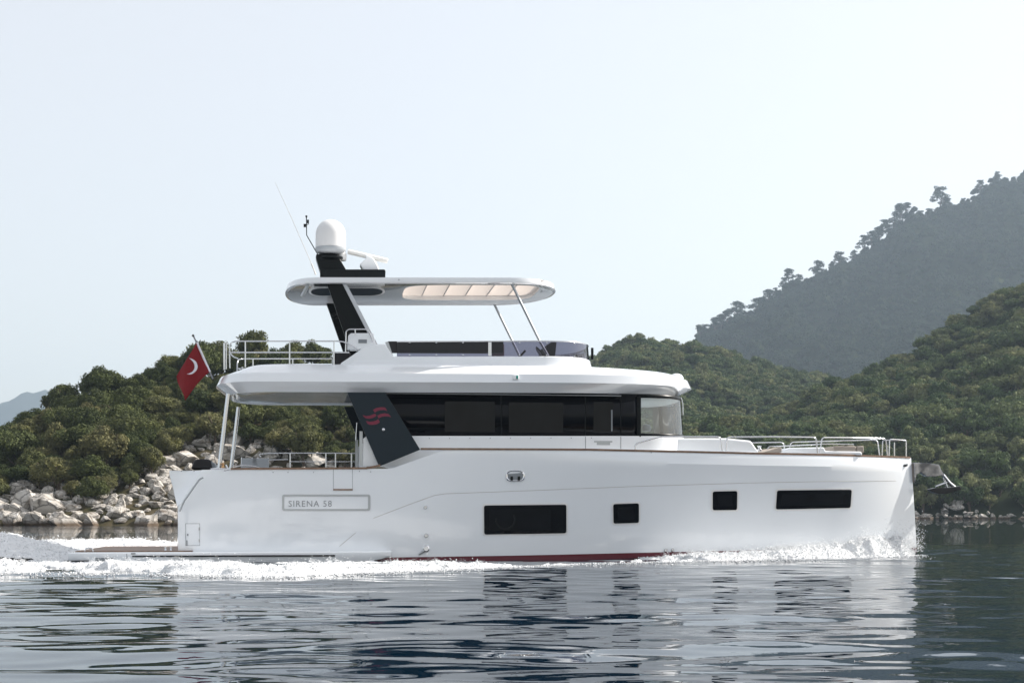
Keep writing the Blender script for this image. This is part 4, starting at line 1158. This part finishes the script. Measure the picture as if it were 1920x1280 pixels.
# ---- rocks
def rock_mesh(seed):
    rng_ = random.Random(seed); bm = bmesh.new(); bmesh.ops.create_icosphere(bm, subdivisions=4, radius=1)
    planes = []
    for _ in range(20):
        n = Vector((rng_.gauss(0, 1), rng_.gauss(0, 1), rng_.gauss(0, .9))).normalized(); planes.append((n, rng_.uniform(.44, .76)))
    off = Vector((seed*3.1, seed*1.7, 0))
    for v in bm.verts:
        p = v.co.copy()
        for n, d in planes:
            e = p.dot(n)-d
            if e > 0: p -= n*e*.98
        f = 1+.08*mnoise.noise(p*1.6+off)+.06*mnoise.noise(p*4.5+off)+.045*mnoise.noise(p*10+off)
        c_ = mnoise.noise(Vector((p.x*1.2, p.y*1.2, p.z*5))+off)
        v.co = p*f*(1-.10*max(0, c_))
    me = bpy.data.meshes.new('rock'); bm.to_mesh(me); bm.free()
    me.polygons.foreach_set('use_smooth', [True]*len(me.polygons)); me.set_sharp_from_angle(angle=R(18)); return me
def rock_material():
    m = bpy.data.materials.new('limestone'); m.use_nodes = True; n = m.node_tree.nodes; l = m.node_tree.links; b = n['Principled BSDF']; b.inputs['Roughness'].default_value = .9
    tc = n.new('ShaderNodeTexCoord'); oi = n.new('ShaderNodeObjectInfo')
    ad = n.new('ShaderNodeVectorMath'); ad.operation = 'ADD'; l.new(tc.outputs['Object'], ad.inputs[0]); l.new(oi.outputs['Location'], ad.inputs[1])
    n1 = n.new('ShaderNodeTexNoise'); n1.inputs['Scale'].default_value = 1.6; n1.inputs['Detail'].default_value = 8; n1.inputs['Roughness'].default_value = .62
    l.new(ad.outputs[0], n1.inputs['Vector'])
    cr = n.new('ShaderNodeValToRGB'); e = cr.color_ramp.elements; e[0].position = .33; e[0].color = (.13, .10, .075, 1); e[1].position = .62; e[1].color = (.54, .515, .48, 1)
    k = e.new(.45); k.color = (.36, .335, .30, 1); l.new(n1.outputs['Fac'], cr.inputs[0])
    vo = n.new('ShaderNodeTexVoronoi'); vo.feature = 'DISTANCE_TO_EDGE'; vo.inputs['Scale'].default_value = 1.3
    wv = n.new('ShaderNodeVectorMath'); wv.operation = 'MULTIPLY_ADD'; wv.inputs[1].default_value = (.5, .5, .5); l.new(n1.outputs['Color'], wv.inputs[0]); l.new(ad.outputs[0], wv.inputs[2]); l.new(wv.outputs[0], vo.inputs['Vector'])
    ck = n.new('ShaderNodeMapRange'); ck.inputs[1].default_value = 0; ck.inputs[2].default_value = .07; ck.inputs[3].default_value = .28; ck.inputs[4].default_value = 1; l.new(vo.outputs['Distance'], ck.inputs[0])
    cm = n.new('ShaderNodeMix'); cm.data_type = 'RGBA'; cm.blend_type = 'MULTIPLY'; cm.inputs[0].default_value = 1; l.new(cr.outputs[0], cm.inputs[6]); l.new(ck.outputs[0], cm.inputs[7])
    # dark tide band just above the sea: a real stain of algae at sea level
    g = n.new('ShaderNodeNewGeometry'); sp = n.new('ShaderNodeSeparateXYZ'); l.new(g.outputs['Position'], sp.inputs[0])
    mr = n.new('ShaderNodeMapRange'); mr.inputs[1].default_value = .15; mr.inputs[2].default_value = .55; l.new(sp.outputs['Z'], mr.inputs[0])
    mx = n.new('ShaderNodeMix'); mx.data_type = 'RGBA'; mx.inputs[6].default_value = (.10, .07, .045, 1); l.new(mr.outputs[0], mx.inputs[0]); l.new(cm.outputs[2], mx.inputs[7])
    l.new(mx.outputs[2], b.inputs['Base Color'])
    n2 = n.new('ShaderNodeTexNoise'); n2.inputs['Scale'].default_value = 5; n2.inputs['Detail'].default_value = 8; n2.inputs['Roughness'].default_value = .7; l.new(ad.outputs[0], n2.inputs['Vector'])
    bp = n.new('ShaderNodeBump'); bp.inputs['Strength'].default_value = .9; bp.inputs['Distance'].default_value = .12; l.new(n2.outputs['Fac'], bp.inputs['Height']); l.new(bp.outputs[0], b.inputs['Normal'])
    return m
ROCK = rock_material(); RM = [rock_mesh(i) for i in range(12)]
for r_ in RM: r_.materials.append(ROCK)
def put_rock(X, Y, z, s, rng, group):
    o = bpy.data.objects.new('boulder', rng.choice(RM)); COL.objects.link(o)
    o.location = (X, Y, z); o.scale = (s*rng.uniform(.8, 1.6), s*rng.uniform(.8, 1.2), s*rng.uniform(.5, 1.0))
    o.rotation_euler = (rng.uniform(-.35, .35), rng.uniform(-.35, .35), rng.uniform(0, 6.28)); o['category'] = 'rock'; o['group'] = group
    return o
def ray_hill(h, px, py, ymax=None):
    for Y in np.arange(float(h.y0(px))-2, (ymax or float(h.yc(px))), .25):
        z = H+(YH-py)*Y/F
        if float(h.z((px-CX)/F*Y, Y)) >= z: return (px-CX)/F*Y, Y, z
    return None
rng = random.Random(21); items = []; placed = []; nr = 0
for k in range(2600):
    px = rng.uniform(-30, 720); py = rng.uniform(interp(px, *ROCKLINE)-16, 988)
    if px > 345 and py > 882: continue
    r = ray_hill(left, px, py)
    if not r: continue
    X, Y, z = r; s = rng.choice((.45, .6, .8, 1.0, 1.3, 1.75))*(1.15 if py > 950 else 1)
    if any((X-a)**2+(Y-b)**2+(z-c)**2 < (.62*(s+d))**2 for a, b, c, d in placed): continue
    placed.append((X, Y, z, s)); o = put_rock(X, Y, z+.12*s, s*1.12, rng, 'boulders along the left shore'); nr += 1
    size = 'big pale limestone boulder' if s >= 1.1 else 'mid-sized grey boulder' if s >= .75 else 'small pale stone'
    row = 'at the waterline' if py > 965 else 'midway up the rocks' if py > 915 else 'high under the bushes'
    place = 'by the left edge' if px < 110 else 'mid left shore' if px < 220 else 'beside the stern' if px < 345 else 'behind the cockpit poles' if px < 500 else 'behind the cockpit rail'
    items.append((o, size, row+' '+place, px))
label_all(items); print('rocks', nr)
# right shore rocks
items = []; placed = []
for k in range(700):
    px = rng.uniform(1700, 1960); Y = rng.uniform(256, 264); X = (px-CX)/F*Y; s = rng.choice((.4, .55, .7, .9, 1.2))
    z = rng.uniform(-.2, 1.1) if s < 1 else rng.uniform(-.1, .5)
    if any((X-a)**2+(Y-b)**2 < (.55*(s+d))**2 for a, b, d in placed): continue
    if len(placed) > 85: break
    placed.append((X, Y, s)); o = put_rock(X, Y, z, s, rng, 'rocks along the right shore')
    items.append((o, 'big pale rock' if s > 1 else 'small grey rock', 'at the right shoreline '+('below the anchor' if px < 1800 else 'past the anchor'), px))
for px, py, s in ((1785,928,.8),(1778,934,.9),(1790,936,.8),(1772,941,1.0),(1786,943,1.1),(1767,949,1.0),(1779,951,.9),(1792,951,1.0),(1764,956,.8),(1738,834,1.1),(1745,838,.8)):
    r = ray_hill(nearR, px, py)
    if r:
        o = put_rock(r[0], r[1]-2.5, r[2], s, rng, 'rock outcrop above the right shore')
        items.append((o, 'grey outcrop rock', 'among hillside trees '+('above the anchor' if py < 900 else 'below the anchor'), px))
label_all(items)

# ---- hillside trees, right
def scatter(h, n, umin, umax, vmin, vmax, smin, smax, spacing, seed):
    rg = np.random.RandomState(seed); out = []; cell = {}
    for _ in range(n):
        u = rg.uniform(umin, umax); v = rg.uniform(vmin, vmax); Y = float(h.y0(u)+v*(h.yc(u)-h.y0(u))); X = (u-CX)/F*Y
        s = rg.uniform(smin, smax)*(1.25 if rg.rand() < .12 else 1); key = (int(X/spacing), int(Y/spacing)); c = cell.get(key, 0)
        if c >= 1: continue
        cell[key] = c+1; out.append((X, Y, s))
    A = np.array(out); z = h.z(A[:, 0], A[:, 1]); return np.column_stack([A[:, 0], A[:, 1], z, A[:, 2]])
A = scatter(nearR, 90000, 1010, 2200, .005, 1.3, 2.0, 3.8, 3.9, 1)
B = scatter(midR, 110000, 640, 1700, .1, 1.12, 2.2, 4.2, 3.8, 2)
Cc = scatter(ridge, 120000, 1100, 2150, .12, 1.03, 3.4, 5.2, 5.6, 3)
A = A[np.argsort(A[:, 1])]
pxA = CX+F*A[:, 0]/A[:, 1]
vis = (pxA > 1695) & (pxA < 1935)
ind = np.where(vis)[0][:190]
items = []; rng = random.Random(77)
for i in ind:
    X, Y, z, s = A[i]; px, py = world_proj((X, Y, z))
    t = make_tree('hillside_tree', CR_R[i % 6], TR_L[i % 4], (X, Y, z-.15*s), s*1.05, rng.uniform(0, 6.28), rng.uniform(.85, 1.2), group='trees on the lower right hillside')
    look = 'large round hillside tree' if s > 2.3 else 'small hillside bush' if s < 1.8 else 'rounded green hillside tree'
    row = 'just above shore rocks' if Y < 268 else 'low on the slope' if Y < 280 else 'further up the slope' if Y < 295 else 'higher on the slope'
    col_ = 'beside the bow' if px < 1760 else 'by the anchor' if px < 1830 else 'by the right edge'
    items.append((t, look, row+' '+col_, px))
label_all(items)
rest = np.delete(A, ind, 0)
def forest(name, arr, meshes, label):
    me = bpy.data.meshes.new(name); me.from_pydata([tuple(p[:3]) for p in arr], [], [])
    at_ = me.attributes.new('scl', 'FLOAT', 'POINT'); at_.data.foreach_set('value', arr[:, 3].astype(np.float32))
    o = bpy.data.objects.new(name, me); COL.objects.link(o); tag(o, label, 'forest', None, 'stuff')
    cl = bpy.data.collections.new(name+'_sources')
    for k, m in enumerate(meshes):
        q = bpy.data.objects.new('crown_source', m); q.location = (0, 0, 0); cl.objects.link(q)
    ng = bpy.data.node_groups.new(name, 'GeometryNodeTree')
    ng.interface.new_socket('Geometry', in_out='INPUT', socket_type='NodeSocketGeometry'); ng.interface.new_socket('Geometry', in_out='OUTPUT', socket_type='NodeSocketGeometry')
    n = ng.nodes; l = ng.links; gi = n.new('NodeGroupInput'); go = n.new('NodeGroupOutput'); ip = n.new('GeometryNodeInstanceOnPoints')
    ci = n.new('GeometryNodeCollectionInfo'); ci.inputs[0].default_value = cl; ci.inputs['Separate Children'].default_value = True
    ip.inputs['Pick Instance'].default_value = True
    rv = n.new('FunctionNodeRandomValue'); rv.data_type = 'FLOAT_VECTOR'; rv.inputs[0].default_value = (-.15, -.15, 0); rv.inputs[1].default_value = (.15, .15, 6.283)
    na = n.new('GeometryNodeInputNamedAttribute'); na.data_type = 'FLOAT'; na.inputs['Name'].default_value = 'scl'
    mt = n.new('GeometryNodeSetPosition'); mt.inputs['Offset'].default_value = (0, 0, .75)
    l.new(gi.outputs[0], mt.inputs[0]); l.new(mt.outputs[0], ip.inputs['Points']); l.new(ci.outputs[0], ip.inputs['Instance']); l.new(rv.outputs[0], ip.inputs['Rotation'])
    l.new(na.outputs[0], ip.inputs['Scale']); l.new(ip.outputs[0], go.inputs[0])
    md = o.modifiers.new('instances', 'NODES'); md.node_group = ng
    return o
forest('lower_forest', rest, CR_R, 'dense mixed green woodland covering the nearer right hillside')
forest('middle_forest', B, CR_R, 'dense green woodland on the rounded hill above the yacht foredeck')
forest('ridge_forest', Cc, CR_G, 'hazy blue-green woodland covering the high ridge at right')
print('forest', len(rest), len(B), len(Cc))
side = []                                            # scrub on the left hill beyond both edges of the view of it
rg = np.random.RandomState(9)
for _ in range(900):
    u = rg.uniform(-420, -60) if rg.rand() < .5 else rg.uniform(760, 885); v = rg.uniform(.1, 1.04)
    Y = float(left.y0(u)+v*(left.yc(u)-left.y0(u))); X = (u-CX)/F*Y; sc = rg.uniform(1.5, 2.9)
    if all((X-a[0])**2+(Y-a[1])**2 > (.6*(sc+a[3]))**2 for a in side): side.append((X, Y, float(left.z(X, Y)), sc))
forest('shore_scrub', np.array(side), CR_L, 'olive green scrub on the far ends of the left hill')
# skyline pines
items = []
for px, py, hpx in ((1322,0,34),(1352,0,38),(1364,0,28),(1394,0,26),(1428,0,30),(1453,0,24),(1470,0,32),(1498,0,28),(1546,0,26),(1560,0,30),(1602,0,26),(1634,0,30),(1678,0,34),(1726,0,24),(1776,0,30),(1806,0,26),(1838,0,28),(1870,0,24),(1900,0,28),(1312,638,36),(1340,620,44),(1382,598,44),(1418,588,36),(1440,580,44),(1480,540,40),(1534,510,34),(1574,490,34),(1622,455,36),(1648,448,38),(1665,435,42),(1688,430,40),(1762,385,46),(1745,395,30),(1700,412,30)):
    Y = float(ridge.yc(px)); sc = hpx/F*Y/2*(.75+.3*((px*7) % 10)/10); X = (px-CX)/F*Y; z = float(ridge.z(X, Y))
    t = make_tree('pine_tree', CR_P[px % 4], TR_P[px % 3], (X, Y, z), sc, px*.7, 1.0, group='pines on the ridge skyline')
    items.append((t, 'tall hazy pine against the sky' if hpx > 40 else 'hazy open-crowned pine against the sky', 'on the lower ridge' if px < 1500 else 'on the upper ridge', px))
label_all(items)

# ---- the haze in the air
hz = MB().box((0, 2600, 262), (9000, 5600, 526)).build('haze', None)
hm = bpy.data.materials.new('haze_air'); hm.use_nodes = True; n = hm.node_tree.nodes; n.clear()
out = n.new('ShaderNodeOutputMaterial'); pv = n.new('ShaderNodeVolumePrincipled'); pv.inputs['Color'].default_value = (.64, .80, .97, 1)
pv.inputs['Density'].default_value = .00016; pv.inputs['Anisotropy'].default_value = .3
hm.node_tree.links.new(pv.outputs[0], out.inputs['Volume']); hz.data.materials.append(hm); tag(hz, 'pale haze hanging over the bay and hills', 'haze', None, 'stuff')
